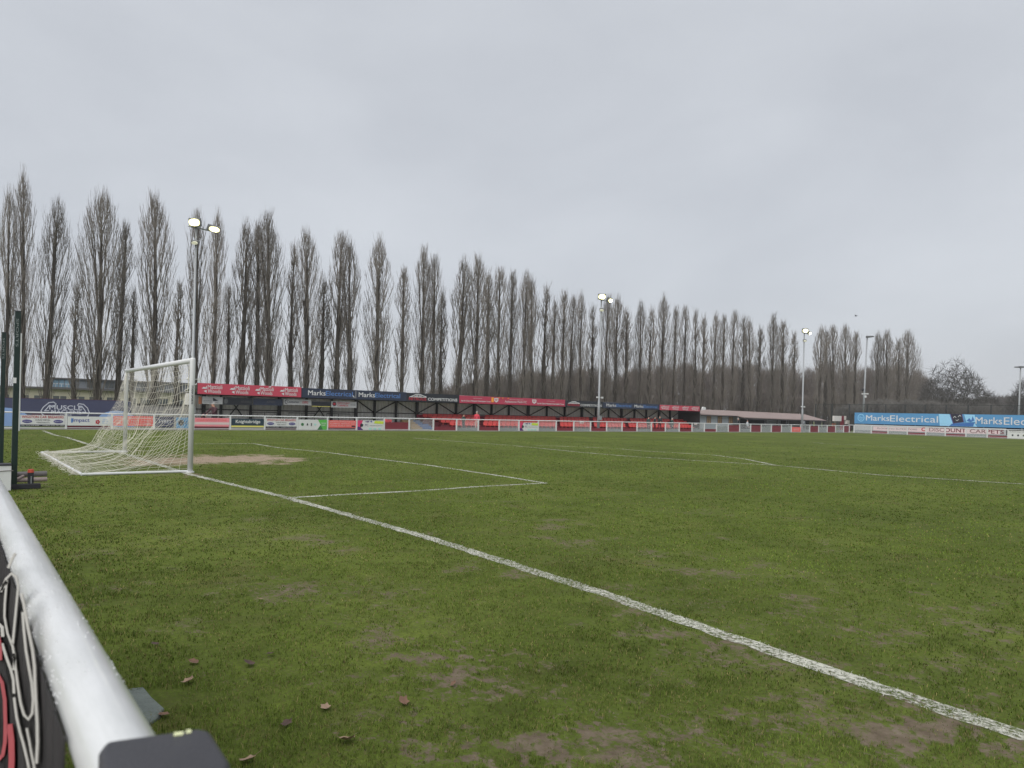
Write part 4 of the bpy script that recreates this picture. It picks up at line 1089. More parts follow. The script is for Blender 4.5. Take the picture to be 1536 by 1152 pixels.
# red litter bin
def litter_bin():
    v = vU(582, -28.3); root = thing('litter_bin', 'tall red litter bin between the barrier and the steps', 'bin', (-28.3, v, 0))
    mb = MB(); mb.prism([(-.20, 0), (.20, 0), (.23, .66), (-.23, .66)], (-28.2, v, 0), VY, VZ, .01); mb.prism([(-.20, 0), (.20, 0), (.23, .66), (-.23, .66)], (-28.55, v, 0), VY, VZ, .34); mb.build('bin_body', M['bin_red'], root)
    mb = MB(); mb.prism([(-.25, .665), (.25, .665), (.22, .76), (-.20, .78)], (-28.57, v, 0), VY, VZ, .40); mb.build('lid', M['bin_red'], root)
    mb = MB(); mb.box(-28.186, -28.180, v+.04, v+.16, .52, .60); mb.build('slot', M['text_dark'], root)
litter_bin()

# ------------------------------------------------------------------ floodlights and masts
def floodlight(x, label, top_z=11.75, u=-28.5):
    v = at_u(x, 640, u)[1]
    root = thing('floodlight', label, 'floodlight', (u, v, 0), 'floodlight masts')
    H = top_z; P = lambda a, b, c: (u+a, v+b, c)
    mb = MB(); mb.tube([P(0, 0, 0), P(0, 0, 2.6), P(0, 0, 2.65), P(0, 0, H)], [.13, .12, .095, .06], 14); mb.build('mast', M['galvanised'], root, smooth=True)
    mb = MB(); mb.box(u-.25, u+.25, v-.25, v+.25, -.05, .03); mb.build('base_plate', M['galvanised'], root)
    mb = MB(); mb.tube([P(0, -.45, H-.05), P(0, 1.05, H-.14)], .045, 8); mb.build('cross_arm', M['galvanised'], root)
    def lamp(c, fx, fy, w, h, tilt, lit, nm='lamp'):
        fwd = Vector((fx, fy, -tilt)).normalized(); right = Vector((0, 0, 1)).cross(fwd).normalized(); up = fwd.cross(right)
        c = Vector(P(*c)); mb = MB()
        mb.prism([(-w/2, -h/2), (w/2, -h/2), (w/2, h/2), (-w/2, h/2)], c - fwd*.20, right, up, .20)
        mb.prism([(-w*.3, -h*.25), (w*.3, -h*.25), (w*.3, h*.25), (-w*.3, h*.25)], c - fwd*.32, right, up, .12)
        hs = mb.build('lamp_housing', M['lamp_housing'], root)
        mb = MB(); k = 20
        ring = [(w*.47*math.copysign(abs(math.cos(2*PI*i/k))**.8, math.cos(2*PI*i/k)), h*.45*math.copysign(abs(math.sin(2*PI*i/k))**.8, math.sin(2*PI*i/k))) for i in range(k)]
        mb.prism([(a_*.62, b_*.62) for a_, b_ in ring], c + fwd*.055, right, up, .02)
        if lit == 1:
            rm = MB(); rm.prism(ring, c + fwd*.003, right, up, .05); rm.build('halo_ring', M['lamp_halo'], hs)  # glowing ring added to imitate the yellow halo round a lit lamp
        else: mb = MB(); mb.prism(ring, c + fwd*.003, right, up, .05)
        mb.build('lamp_glass', M['lamp_lit' if lit == 1 else 'lamp_lit_dim' if lit else 'lamp_unlit'], hs)
    lamp((.22, -.16, H+.16), .80, -.60, .66, .46, .35, 1)
    lamp((.12, .98, H-.02), .72, .25, .72, .34, .55, 1)
    lamp((.16, -.10, H-1.02), .75, -.66, .38, .20, .75, .5)
    mb = MB(); mb.tube([P(0, 0, H-1.12), P(.10, -.1, H-1.02)], .04, 6); mb.build('bracket', M['galvanised'], root)
    mb = MB(); mb.tube([P(0, -.28, 2.98), P(0, .42, 2.98)], .02, 6); mb.box(u-.05, u+.09, v+.30, v+.44, 2.90, 3.06); mb.sphere(P(0.02, -.26, 2.98), .08); mb.build('camera_bracket', M['sign_white'], root)
    mb = MB(); mb.box(u+.12, u+.28, v-.14, v+.14, 1.0, 1.35); mb.build('switch_box', M['galvanised'], root)
    return root
floodlight(287, 'nearest lit floodlight mast, rising behind the goal, with two glaring lamps', 12.0)
floodlight(897.5, 'lit floodlight mast in front of the red seats, middle of the lit three', 11.65)
floodlight(1203, 'lit floodlight mast in front of the low clubhouse, farthest of the lit three', 11.65)
def unlit_mast(x, V, ytop, ybase, label, lean=0.0, cams=True):
    b = at_v(x, ybase, V); t = at_v(x, ytop, V); H = t[2]; u, v = b[0], V
    root = thing('lamp_mast', label, 'mast', (u, v, 0), 'unlit masts behind the far goal')
    L_ = lambda z: (u + lean*z, v, z)
    mb = MB(); mb.tube([L_(0), L_(H*.35), L_(H)], [.16, .13, .08], 12); mb.build('mast', M['galvanised'], root, smooth=True)
    mb = MB(); q = L_(H); mb.prism([(-.1, -.12), (.85, -.05), (.85, .10), (-.1, .16)], (q[0], q[1]-.2, q[2]), VX, VZ, -.4)
    if not cams: mb.prism([(-.75, -.04), (0, -.1), (0, .14), (-.75, .10)], (q[0], q[1]-.2, q[2]), VX, VZ, -.4)
    mb.build('lamp_housing', M['lamp_housing'], root)
    if cams:
        q = L_(H*.445); mb = MB(); mb.sphere((q[0]-.15, q[1], q[2]), .22); mb.build('loudspeaker', M['black_rubber'], root)
        q = L_(H*.40); mb = MB(); mb.box(q[0]-.3, q[0]+.55, q[1]-.12, q[1]+.12, q[2]-.06, q[2]+.08); mb.box(q[0]+.1, q[0]+.3, q[1]-.1, q[1]+.1, q[2]-.5, q[2]-.2); mb.build('camera_bracket', M['sign_white'], root)
unlit_mast(1293.5, 95, 506, 640, 'unlit grey mast leaning slightly right, behind the blue banner', .028)
unlit_mast(1527, 118, 551, 640, 'thin distant unlit mast near the right edge, in front of a bare tree', .015, False)

# ------------------------------------------------------------------ dark banner wall and building at the left
def muscle_wall():
    U = -32.6; v0 = at_u(-60, 620, U)[1]; v1 = at_u(196, 620, U)[1]; h = 1.62
    B = Board('banner_fence', 'dark navy banner fence with white outlined muscle logo at the left end', 'banner', (U, v0, 0), VY, VZ, v1-v0, h, M['banner_navy'], .05)
    fx = lambda x: (at_u(x, 615, U)[1]-v0)/(v1-v0)
    fy = lambda x, y: at_u(x, y, U)[2]/h
    g = lambda x, y: (fx(x), fy(x, y))
    B.ell(fx(8), fy(8, 634), fx(47)-fx(8), .52, M['banner_blue'], 'blue_oval', 32); B.ell(fx(176), fy(176, 632), fx(190)-fx(160), .40, M['banner_blue'], 'blue_oval', 32)
    B.poly([g(48, 620), g(98, 622), g(104, 646), g(46, 645)], M['banner_plum'], 'plum_patch')
    B.text('MUSCLE', fx(74), fx(123), fy(100, 614.6), fy(100, 608.2), M['banner_grey'], .03); B.text('MACHINE', fx(77), fx(122), fy(100, 621), fy(100, 615.4), M['banner_grey'], .03)
    B.text('GYM', fx(90), fx(107), fy(100, 624.6), fy(100, 621.5), M['banner_grey'])
    left = [(84, 606), (80, 603), (73, 604), (65, 610.5), (61.5, 616), (63, 621), (70, 626), (80, 629)]
    right = [(116, 608), (118, 605.5), (125, 606.5), (131, 612), (134, 619), (132, 624), (126, 628), (118, 630)]
    inl = [(74, 608), (70, 613), (67, 616), (73, 616)]; inr = [(123, 610), (127, 615), (129, 619), (124, 618)]
    B.line([[g(*p) for p in left], [g(*p) for p in right], [g(*p) for p in inl], [g(*p) for p in inr], [g(84, 606), g(82, 608), g(77, 609)], [g(116, 608), g(118, 609.5), g(122, 610)]], .05, M['banner_grey'], 'arm_outline')
    B.rect(0, 1, .985, 1.0, M['banner_plum'], 'top_hem')
muscle_wall()
def grey_hoarding():
    U = -32.6; v0, v1 = at_u(197, 620, U)[1], at_u(288, 620, U)[1]
    root = thing('sheet_fence', 'grey corrugated fence seen through the goal net beside the stand', 'fence', (U, (v0+v1)/2, 0))
    mb = MB(); v = v0
    while v < v1-.01:
        b = min(v+.28, v1); mb.quad((U, v, 0), (U, (v+b)/2, 0), (U, (v+b)/2, 1.42), (U, v, 1.42)); mb.quad((U, (v+b)/2, 0), (U-.05, (v+b)/2+.04, 0), (U-.05, (v+b)/2+.04, 1.42), (U, (v+b)/2, 1.42)); mb.quad((U-.05, (v+b)/2+.04, 0), (U, b, 0), (U, b, 1.42), (U-.05, (v+b)/2+.04, 1.42)); v = b
    mb.build('sheeting', M['hoarding'], root)
    mb = MB(); mb.box(U+.01, U+.06, v0, v1, 1.38, 1.46); mb.build('top_rail', M['steel_black'], root)
grey_hoarding()
def school_building():
    U = -64.0; f = lambda x: at_u(x, 590, U)[1]
    zc = lambda x, y: at_u(x, y, U)[2]
    v0, v1 = f(-80), f(300)
    root = thing('flat_roof_building', 'cream flat roofed building with glass upper storey behind the poplars', 'building', (U, (v0+v1)/2, 0))
    z1 = 2.62; z0 = 1.75
    mb = MB(); mb.box(U-14, U, v0, v1, 0, z1); mb.build('wall', M['building_cream'], root)
    mb = MB(); mb.box(U-14.3, U+.35, v0-.2, v1+.2, z1+.003, z1+.14); mb.build('roof_edge', M['building_roof'], root)
    mb = MB(); mb.box(U-14, U-.1, v0, v1, z1+.14, z1+.19); mb.build('roof', M['building_roof'], root)
    v = v0+.4; k = 0
    while v < v1-1.4:
        w = 1.15; mb = MB(); mb.box(U+.003, U+.02, v, v+w, .7, 1.98); win = mb.build('window', M['window_dark'], root)
        mb = MB(); 
        for t in (0, .5, 1): mb.box(U+.021, U+.05, v+w*t-.03, v+w*t+.03, .7, 1.98)
        mb.build('window_frame', M['building_cream'], win); v += 1.5; k += 1
    # glazed upper storey set back
    ua = -66.0; a, b = at_u(79, 578, ua)[1], at_u(300, 578, ua)[1]; c = at_u(113, 578, ua)[1]
    zt = at_u(80, 568, ua)[2]
    mb = MB(); mb.quad((ua, a, z1+.19), (ua, b, z1+.19), (ua, b, zt), (ua, a, zt)); mb.quad((ua-9, a, z1+.19), (ua, a, z1+.19), (ua, a, zt), (ua-9, a, zt)); mb.quad((ua-9, b, z1+.19), (ua-9, a, z1+.19), (ua-9, a, zt), (ua-9, b, zt)); mb.quad((ua, b, z1+.19), (ua-9, b, z1+.19), (ua-9, b, zt), (ua, b, zt))
    mb.build('upper_wall', M['building_grey'], root)
    mb = MB(); mb.box(ua-9.2, ua+.25, a-.2, b+.2, zt+.003, zt+.12); mb.build('upper_roof', M['building_roof'], root)
    n = 4
    for i in range(n):
        va, vb = a+(c-a)*i/n+.05, a+(c-a)*(i+1)/n-.03
        mb = MB(); mb.box(ua+.004, ua+.03, va, vb, z1+.25, zt-.08); win = mb.build('window', M['glass_blue'], root)
        mb = MB(); mb.box(ua+.031, ua+.05, va, vb, (z1+zt)/2+.02, (z1+zt)/2+.07); mb.box(ua+.031, ua+.05, (va+vb)/2-.02, (va+vb)/2+.02, z1+.25, (z1+zt)/2+.02); mb.build('glazing_bar', M['sign_white'], win)
    v = c+1.0
    while v < b-1:
        mb = MB(); mb.box(ua+.004, ua+.02, v, v+.8, z1+.3, zt-.15); mb.build('window', M['window_dark'], root); v += 1.6
school_building()

# ------------------------------------------------------------------ clubhouse right of the stand
def clubhouse():
    ue = -31.0; f = lambda x, y, U=ue: at_u(x, y, U)
    a, b = V_R+.06, f(1106, 625)[1]; c = at_u(1240, 632, -30.2)[1]; ridge_u = -34.5
    root = thing('clubhouse', 'low grey clubhouse with pinkish brown roof right of the stand', 'building', (ue, (a+c)/2, 0))
    uw = -31.6
    mb = MB(); mb.box(-38, uw, a+.1, b, 0, 1.78); mb.build('wall', M['club_wall'], root)
    mb = MB(); mb.box(-38, uw-.9, b+.003, c-.6, 0, 1.60); mb.build('wall', M['club_wall'], root)
    # roofs: the first pitch, then the lower canopy pitch with a hipped end
    zr0, zr1 = at_u(1060, 614, ridge_u)[2], at_u(1206, 621.2, ridge_u)[2]
    vr1 = at_u(1206, 621, ridge_u)[1]
    def slab_(pts, th=.09):
        mb = MB(); n = len(pts); mb.quad(*pts); mb.quad(*[(x, y, z-th) for x, y, z in pts][::-1])
        for i in range(n): j = (i+1) % n; p, q = pts[i], pts[j]; mb.quad(p, (p[0], p[1], p[2]-th), (q[0], q[1], q[2]-th), q)
        return mb
    zm = zr0 + (zr1-zr0)*.3
    slab_([(ue, a, 1.82), (ue, b+.1, 1.74), (ridge_u, b+4, zm), (ridge_u, a, zr0)]).build('roof', M['club_roof'], root)
    slab_([(-30.2, b+.15, 1.60), (-30.2, c, 1.44), (ridge_u, vr1, zr1), (ridge_u, b+4.01, zm), (ue, b+.12, 1.737)]).build('canopy_roof', M['club_roof'], root)
    slab_([(-30.2, c+.01, 1.44), (-39.2, c+.01, 1.44), (ridge_u, vr1+.01, zr1)]).build('hip_roof', M['club_roof'], root)
    slab_([(ridge_u-.005, a, zr0), (ridge_u-.005, vr1, zr1), (-39.2, c, 1.44), (-39.2, a, 1.5)]).build('rear_roof', M['club_roof'], root)
    mb = MB(); mb.box(-30.19, -30.15, b+.2, c-.02, 1.31, 1.42); mb.box(ue+.005, ue+.03, a, b, 1.62, 1.70); mb.build('gutter', M['club_dark'], root)
    # windows in the first block, openings under the canopy
    for x in (1063, 1079.5, 1096):
        v = f(x, 628, uw)[1]; mb = MB(); mb.box(uw+.003, uw+.02, v-.36, v+.36, .82, 1.62); w = mb.build('window', M['club_tan'], root)
        mb = MB(); mb.box(uw+.021, uw+.035, v-.39, v-.33, .80, 1.64); mb.box(uw+.021, uw+.035, v-.03, v+.03, .80, 1.64); mb.box(uw+.021, uw+.035, v+.33, v+.39, .80, 1.64); mb.build('window_frame', M['trouser_maroon'], w)
    ub = uw-.9
    for x0, x1, m, nm in ((1110, 1147, 'club_dark', 'serving_hatch'), (1171, 1179, 'club_dark', 'door'), (1184, 1200, 'dim_sign', 'window'), (1209, 1214, 'club_dark', 'door'), (1223, 1232, 'club_dark', 'door')):
        va, vb = f(x0, 628, ub)[1], f(x1, 628, ub)[1]; mb = MB(); mb.box(ub+.003, ub+.02, va, vb, .1 if nm != 'window' else .7, 1.40); mb.build(nm, M[m], root)
    for x in (1149, 1166, 1181, 1206, 1219, 1236):
        v = at_u(x, 632, -30.4)[1]; mb = MB(); mb.box(-30.45, -30.35, v-.05, v+.05, 0, 1.36); mb.build('canopy_post', M['club_dark'], root)
    mb = MB(); v = at_u(1237, 632, ub)[1]; mb.box(-31.2, -31.1, v-.6, v+.2, .0, 1.1); mb.build('timber_panel', M['rust_sign'], root)
clubhouse()
def kiosk_signs():
    U = -29.6; root = thing('sign_cluster', 'maroon post carrying white boxes between the clubhouse and the blue banner', 'sign', (U, at_u(1268, 640, U)[1], 0))
    def bx(x0, x1, y0, y1, m, nm, d=.25):
        p, q = at_u(x0, y1, U), at_u(x1, y0, U); mb = MB(); mb.box(U-d, U, p[1], q[1], p[2], q[2]); mb.build(nm, M[m], root)
    bx(1251.5, 1262.5, 624, 631.5, 'stall_white', 'sign_box'); bx(1262.7, 1266, 624, 645, 'maroon_panel', 'post'); bx(1266.3, 1269.5, 624, 630, 'stall_white', 'sign_box'); bx(1269.8, 1274.5, 630.5, 636, 'stall_white', 'sign_box')
    bx(1264, 1276, 638, 649, 'maroon_panel', 'base_panel', .4)
kiosk_signs()

# ------------------------------------------------------------------ far end: barrier, small stand with blue banner, tall fence
PX_END = [1281, 1307, 1332, 1361, 1388.6, 1418, 1449, 1481, 1512, 1546, 1584, 1624]
UE = [at_v(x, 648, VEND)[0] for x in PX_END]
def end_barrier():
    root = thing('pitch_barrier', 'white post and rail barrier across the far goal end on the right', 'barrier', (-10, VEND, 0), 'barriers round the pitch')
    mb = MB(); mb.tube([(U0, VEND, HR+.06), (UE[-1], VEND, HR+.06)], .034, 8); mb.build('top_rail', M['white_paint'], root)
    mb = MB(); mb.tube([(U0, VEND, .12), (UE[-1], VEND, .12)], .02, 6); mb.build('lower_rail', M['white_paint'], root)
    for u in UE: mb = MB(); mb.box(u-.05, u+.05, VEND-.05, VEND+.05, 0, HR+.03); mb.build('post', M['white_paint'], root)
    for k in range(len(UE)-1):
        a, b = UE[k]+.06, UE[k+1]-.06
        if k % 2 == 0 and k != 8:
            mb = MB(); mesh_panel(mb, a, b, 'h', VEND+.02, .12, HR, 24, 7, .0062); mb.build('mesh_panel', M['white_paint'], root)
            mb = MB(); mb.box(a, b, VEND+.05, VEND+.07, .05, .25); mb.build('infill_panel', M['infill_grey'], root)
        else:
            mb = MB(); mb.box(a, b, VEND+.05, VEND+.07, .05, .30); mb.build('infill_panel', M['maroon_panel'], root)
end_barrier()
B = Board('advert_board', 'white board with small dark marks at the right end of the far barrier', 'advert board', (UE[8]+.03, VEND-.06, .06), VX, VZ, UE[10]-UE[8]-.06, .80, M['sign_white'], .02, 'advert boards on the far goal end')
for x in (.10, .22, .34, .46): B.ell(x, .42, .022, .12, M['text_dark' if x < .3 else 'dim_sign'], 'round_mark', 10)
B.text('SUPPORTING YOUR CLUB', .04, .5, .80, .90, M['dim_sign'])
def end_stand():
    V = 86.3; a, b = at_v(1285, 640, V)[0], at_v(1512, 640, V)[0]
    a2, b2 = at_v(1282, 630, V)[0], at_v(1536, 630, V)[0]+9
    zt = at_v(1400, 620.6, V)[2]; zb = at_v(1400, 638.5, V)[2]
    root = thing('terrace_cover', 'small dark covered terrace behind the far goal under the blue banner', 'stand', ((a+b)/2, V, 0))
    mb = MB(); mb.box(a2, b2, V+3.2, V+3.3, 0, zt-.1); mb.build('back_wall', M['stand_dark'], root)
    mb = MB(); mb.box(a2, b2, V+.12, V+3.3, zt-.095, zt-.02); mb.build('roof', M['stand_roof'], root)
    u = a2
    while u < b2: mb = MB(); mb.box(u, u+.10, V+.02, V+.11, 0, zt-.1); mb.build('post', M['infill_grey'], root); u += 3.6
    mb = MB(); mb.box(a, b2, V-.6, V-.52, .0, .35); mb.build('front_wall', M['infill_grey'], root)
    # carpet banner on the front wall
    z0, z1 = .36, zb-.10
    B = Board('advert_banner', 'long pale pinkish banner reading DISCOUNT CARPETS under the blue banner', 'banner', (a, V-.50, z0), VX, VZ, b-a, z1-z0, M['grey_sign'], .03)
    f = lambda x: (at_v(x, 640, V-.5)[0]-a)/(b-a)
    B.rect(f(1310), f(1500), .02, .72, M['pink_pale'], 'pale_band')
    B.text('DISCOUNT', f(1394), f(1449), .16, .80, M['maroon_wall'], .03); B.text('CARPETS', f(1455), f(1506), .14, .74, M['maroon_wall'], .03); B.ell(f(1386), .48, f(1390)-f(1386), .32, M['text_red'], 'round_mark'); B.ell(f(1386), .48, f(1388.2)-f(1386), .18, M['pink_pale'], 'round_mark')
    B.text('FLOORING SUPERSTORE', f(1316), f(1376), .28, .55, M['dim_sign'])
    # the blue banner on the roof edge
    B = Board('roof_banner', 'long sky blue banner reading MarksElectrical along the far goal terrace roof', 'banner', (a2, V-.05, zb), VX, VZ, b2-a2, zt-zb, M['blue_banner'], .04)
    f = lambda x: (at_v(x, 630, V-.05)[0]-a2)/(b2-a2)
    B.text('Marks', f(1299), f(1334), .30, .78, M['sign_white'], .006); B.text('Electrical', f(1335), f(1407), .26, .80, M['sign_white'], .0)
    B.ell(f(1291.5), .54, f(1296.5)-f(1291.5), .34, M['blue_light'], 'round_emblem', 28); B.ell(f(1291.5), .54, f(1295.6)-f(1291.5), .28, M['blue_banner'], 'round_emblem', 28); B.line([[(f(1288.6), .55), (f(1290.4), .62), (f(1292), .52), (f(1294.4), .58)], [(f(1289.5), .45), (f(1291.5), .38), (f(1293.5), .45)]], .05, M['blue_light'], 'face_mark')
    B.poly([(f(1410), 0), (f(1408), .98), (f(1424), .98), (f(1430), .12), (f(1462), .30), (f(1466), 0)], M['blue_light'], 'light_beam')
    B.poly([(f(1424), .02), (f(1460), .02), (f(1462), .34), (f(1428), .20)], M['blue_deep'], 'deep_blue_swoosh')
    B.poly([(f(1425), 1.0), (f(1443), 1.0), (f(1446), .36), (f(1430), .22)], M['purple'], 'dark_screen'); B.poly([(f(1426), .99), (f(1442), .99), (f(1445), .38), (f(1431), .26)], M['text_dark'], 'dark_screen')
    for x, y in ((1432, .74), (1439.5, .84)): B.line([[(f(x-2), y-.06), (f(x), y+.08), (f(x+2), y-.02)]], .05, M['sign_white'], 'white_squiggle')
    B.line([[(f(1434), .52), (f(1436), .46), (f(1438), .56)]], .05, M['sign_white'], 'white_squiggle')
    B.poly([(f(1446), .98), (f(1462), .96), (f(1464), .40), (f(1450), .34)], M['blue_light'], 'pale_panel'); B.poly([(f(1450), .46), (f(1454), .70), (f(1457), .5), (f(1459), .86), (f(1462), .5), (f(1456), .36)], M['blue_deep'], 'deep_blue_figure')
    B.text('Marks', f(1463.5), f(1503.5), .24, .78, M['sign_white'], .006); B.text('Electrical', f(1506), f(1586), .22, .80, M['sign_white'], .0)
end_stand()
def tall_fence():
    V = 93; a = at_v(1247, 600, V)[0]; b = at_v(1600, 600, V)[0]; H = at_v(1487, 607.5, V)[2]
    root = thing('mesh_fence', 'tall dark mesh fence standing behind the blue banner', 'fence', ((a+b)/2, V, 0))
    us = []; u = at_v(1487, 600, V)[0]; d = at_v(1523, 600, V)[0]-u
    while u > a: u -= d
    while u < b: us.append(u); u += d
    for u in us: mb = MB(); mb.box(u-.06, u+.06, V-.06, V+.06, 0, H); mb.build('post', M['fence_dark'], root)
    mb = MB(); mb.tube([(us[0], V, H-.03), (us[-1], V, H-.03)], .03, 6); mb.build('top_rail', M['fence_dark'], root)
    mb = MB(); u = us[0]
    while u < us[-1]: mb.tube([(u, V, 0), (u, V, H)], .007, 3, False); u += .11
    for z in np.arange(.1, H, .16): mb.tube([(us[0], V+.012, z), (us[-1], V+.012, z)], .007, 3, False)
    mb.build('wire_mesh', M['fence_dark'], root)
tall_fence()

# ------------------------------------------------------------------ people (all about eighty metres away)
def person(x, U, yaw, label, top, legs, hair, pose='stand', h=1.50, z=0.0, cap=False, v=None, lean=0.0):
    """one continuous skinned body; yaw 0 faces +u (the camera side); colours by region"""
    v = at_u(x, 640, U)[1] if v is None else v
    k = h/1.75
    arms = {'stand': ((.19, .02, 1.06), (.16, .14, .80)), 'fold': ((.22, .05, 1.08), (.04, .22, 1.10)), 'pocket': ((.25, -.04, 1.06), (.18, .10, .90)), 'lean': ((.24, .16, 1.12), (.16, .42, 1.02))}[pose]
    B_ = {'pelvis': ((0, 0, .93), .145), 'belly': ((0, .0, 1.10), .145), 'chest': ((0, .0+lean*.6, 1.30), .165), 'neck': ((0, lean, 1.47), .062), 'jaw': ((0, .025+lean*1.1, 1.56), .085), 'crown': ((0, .01+lean*1.1, 1.68), .088)}
    E_ = [('pelvis', 'belly'), ('belly', 'chest'), ('chest', 'neck'), ('neck', 'jaw'), ('jaw', 'crown')]
    for s, n in ((-1, 'l'), (1, 'r')):
        B_['sh'+n] = ((s*.185, lean*.7, 1.40), .075); B_['el'+n] = ((s*(.05+arms[0][0]), arms[0][1]+lean*.6, arms[0][2]), .050); B_['wr'+n] = ((s*arms[1][0], arms[1][1]+lean*.4, arms[1][2]), .036); B_['ha'+n] = ((s*(arms[1][0]-.01), arms[1][1]+.07+lean*.4, arms[1][2]-.07), .034)
        B_['hip'+n] = ((s*.10, 0, .86), .105); B_['kn'+n] = ((s*.11, .03, .48), .068); B_['an'+n] = ((s*.115, -.01, .09), .046); B_['toe'+n] = ((s*.135, .15, .045), .042)
        E_ += [('chest', 'sh'+n), ('sh'+n, 'el'+n), ('el'+n, 'wr'+n), ('wr'+n, 'ha'+n), ('pelvis', 'hip'+n), ('hip'+n, 'kn'+n), ('kn'+n, 'an'+n), ('an'+n, 'toe'+n)]
    names = list(B_); idx = {n: i for i, n in enumerate(names)}
    me = bpy.data.meshes.new('person'); me.from_pydata([B_[n][0] for n in names], [(idx[a], idx[b]) for a, b in E_], [])
    o = bpy.data.objects.new('person', me); COL.objects.link(o)
    sk = o.modifiers.new('skin', 'SKIN'); sk.use_smooth_shade = True
    ss = o.modifiers.new('sub', 'SUBSURF'); ss.levels = 1; ss.render_levels = 1
    for i, n in enumerate(names):
        d = me.skin_vertices[0].data[i]; r = B_[n][1]; d.radius = (r, r*(.72 if n in ('chest', 'belly', 'pelvis') else 1)); d.use_root = (n == 'pelvis')
    dg = bpy.context.evaluated_depsgraph_get(); ev = o.evaluated_get(dg); nm = bpy.data.meshes.new_from_object(ev)
    bpy.data.objects.remove(o); bpy.data.meshes.remove(me)
    nm.name = 'person'; nm.materials.clear()
    for m in ('skin', top, legs, 'black_rubber'): nm.materials.append(M[m])
    for p in nm.polygons:
        c = p.center
        if c.z > 1.475: p.material_index = 0
        elif c.z < .10: p.material_index = 3
        elif c.z < .90 and abs(c.x) < .24 and not (c.y > .12 and c.z > .7): p.material_index = 2
        elif math.dist(c, B_['hal'][0]) < .07 or math.dist(c, B_['har'][0]) < .07: p.material_index = 0
        else: p.material_index = 1
        p.use_smooth = True
    ob = bpy.data.objects.new('person', nm); COL.objects.link(ob)
    ob.location = (U, v, z); ob.rotation_euler = (0, 0, -PI/2+yaw); ob.scale = (k, k, k)
    if lean: ob.scale = (k*1.35, k*1.35, k)
    tag(ob, label, 'person', 'spectators and staff by the far touchline')
    # hair or cap, face details
    hm = MB(); hy = lean*1.1
    hm.sphere((0, -.012+hy, 1.655), .112, 12, 7, (.92, 1.05, .95), True)
    hm.sphere((0, -.045+hy, 1.61), .098, 10, 6, (.95, .75, 1.0))
    if cap: hm.box(-.07, .07, .08+hy, .19+hy, 1.665, 1.685)
    ho = hm.build('cap' if cap else 'hair', M[hair], None, (0, 0, 0), True); ho.parent = ob
    fm = MB(); fm.sphere((0, .112+hy, 1.585), .018, 6, 4, (.8, 1, 1.3)); fm.sphere((-.033, .098+hy, 1.615), .010, 6, 4); fm.sphere((.033, .098+hy, 1.615), .010, 6, 4); fm.box(-.028, .028, .098+hy, .104+hy, 1.535, 1.543)
    fo = fm.build('face', M['skin'], None, (0, 0, 0)); fo.parent = ob
    # five short fingers each side
    gm = MB()
    for n, s in (('hal', -1), ('har', 1)):
        c = Vector(B_[n][0])
        for q in range(4): gm.tube([c+Vector((s*(-.022+.015*q), .005, -.02)), c+Vector((s*(-.022+.015*q), .02, -.065-.008*(q in (1, 2)))), c+Vector((s*(-.022+.015*q), .035, -.095-.012*(q in (1, 2))))], [.009, .008, .006], 5)
        gm.tube([c+Vector((-s*.025, .02, 0)), c+Vector((-s*.05, .045, -.03)), c+Vector((-s*.05, .055, -.055))], [.010, .009, .007], 5)
    go = gm.build('fingers', M['skin'], None, (0, 0, 0)); go.parent = ob
    return ob
person(321.5, -27.95, -1.3, 'person in dark maroon coat with grey hair leaning by the barrier near the goal', 'coat_maroon', 'trouser_dark', 'hair_grey', 'lean', 1.62, lean=.06)
person(695, -28.6, .3, 'person in dark green coat standing in front of the seats', 'coat_green', 'trouser_dark', 'hair_dark', 'fold', 1.28)
person(715, -29.4, -.4, 'person in red top and pale trousers right of the dark green coat', 'coat_red', 'trouser_pale', 'hair_grey', 'stand', 1.50)
person(982, -28.2, .4, 'person in black coat and maroon trousers, left of the dark pair', 'coat_black', 'trouser_maroon', 'cap_black', 'pocket', 1.46, cap=True)
person(989.5, -28.6, -.5, 'person in black coat and maroon trousers, right of the dark pair', 'coat_black', 'trouser_maroon', 'hair_dark', 'fold', 1.52)
person(972.5, -30.0, -.3, 'person in dark green coat left of the pair in black', 'coat_green', 'trouser_dark', 'hair_dark', 'stand', 1.40)
person(1008, -28.8, 0, 'person in grey green coat under the right end of the stand', 'coat_green', 'trouser_dark', 'hair_grey', 'stand', 1.34)
person(1107, -30.6, .5, 'person in dark coat by the clubhouse corner, face turned to the pitch', 'coat_black', 'trouser_dark', 'hair_grey', 'pocket', 1.50)
person(1121, -29.0, .2, 'person in pale grey top in front of the dark serving hatch', 'coat_grey', 'trouser_dark', 'hair_dark', 'stand', 1.30)

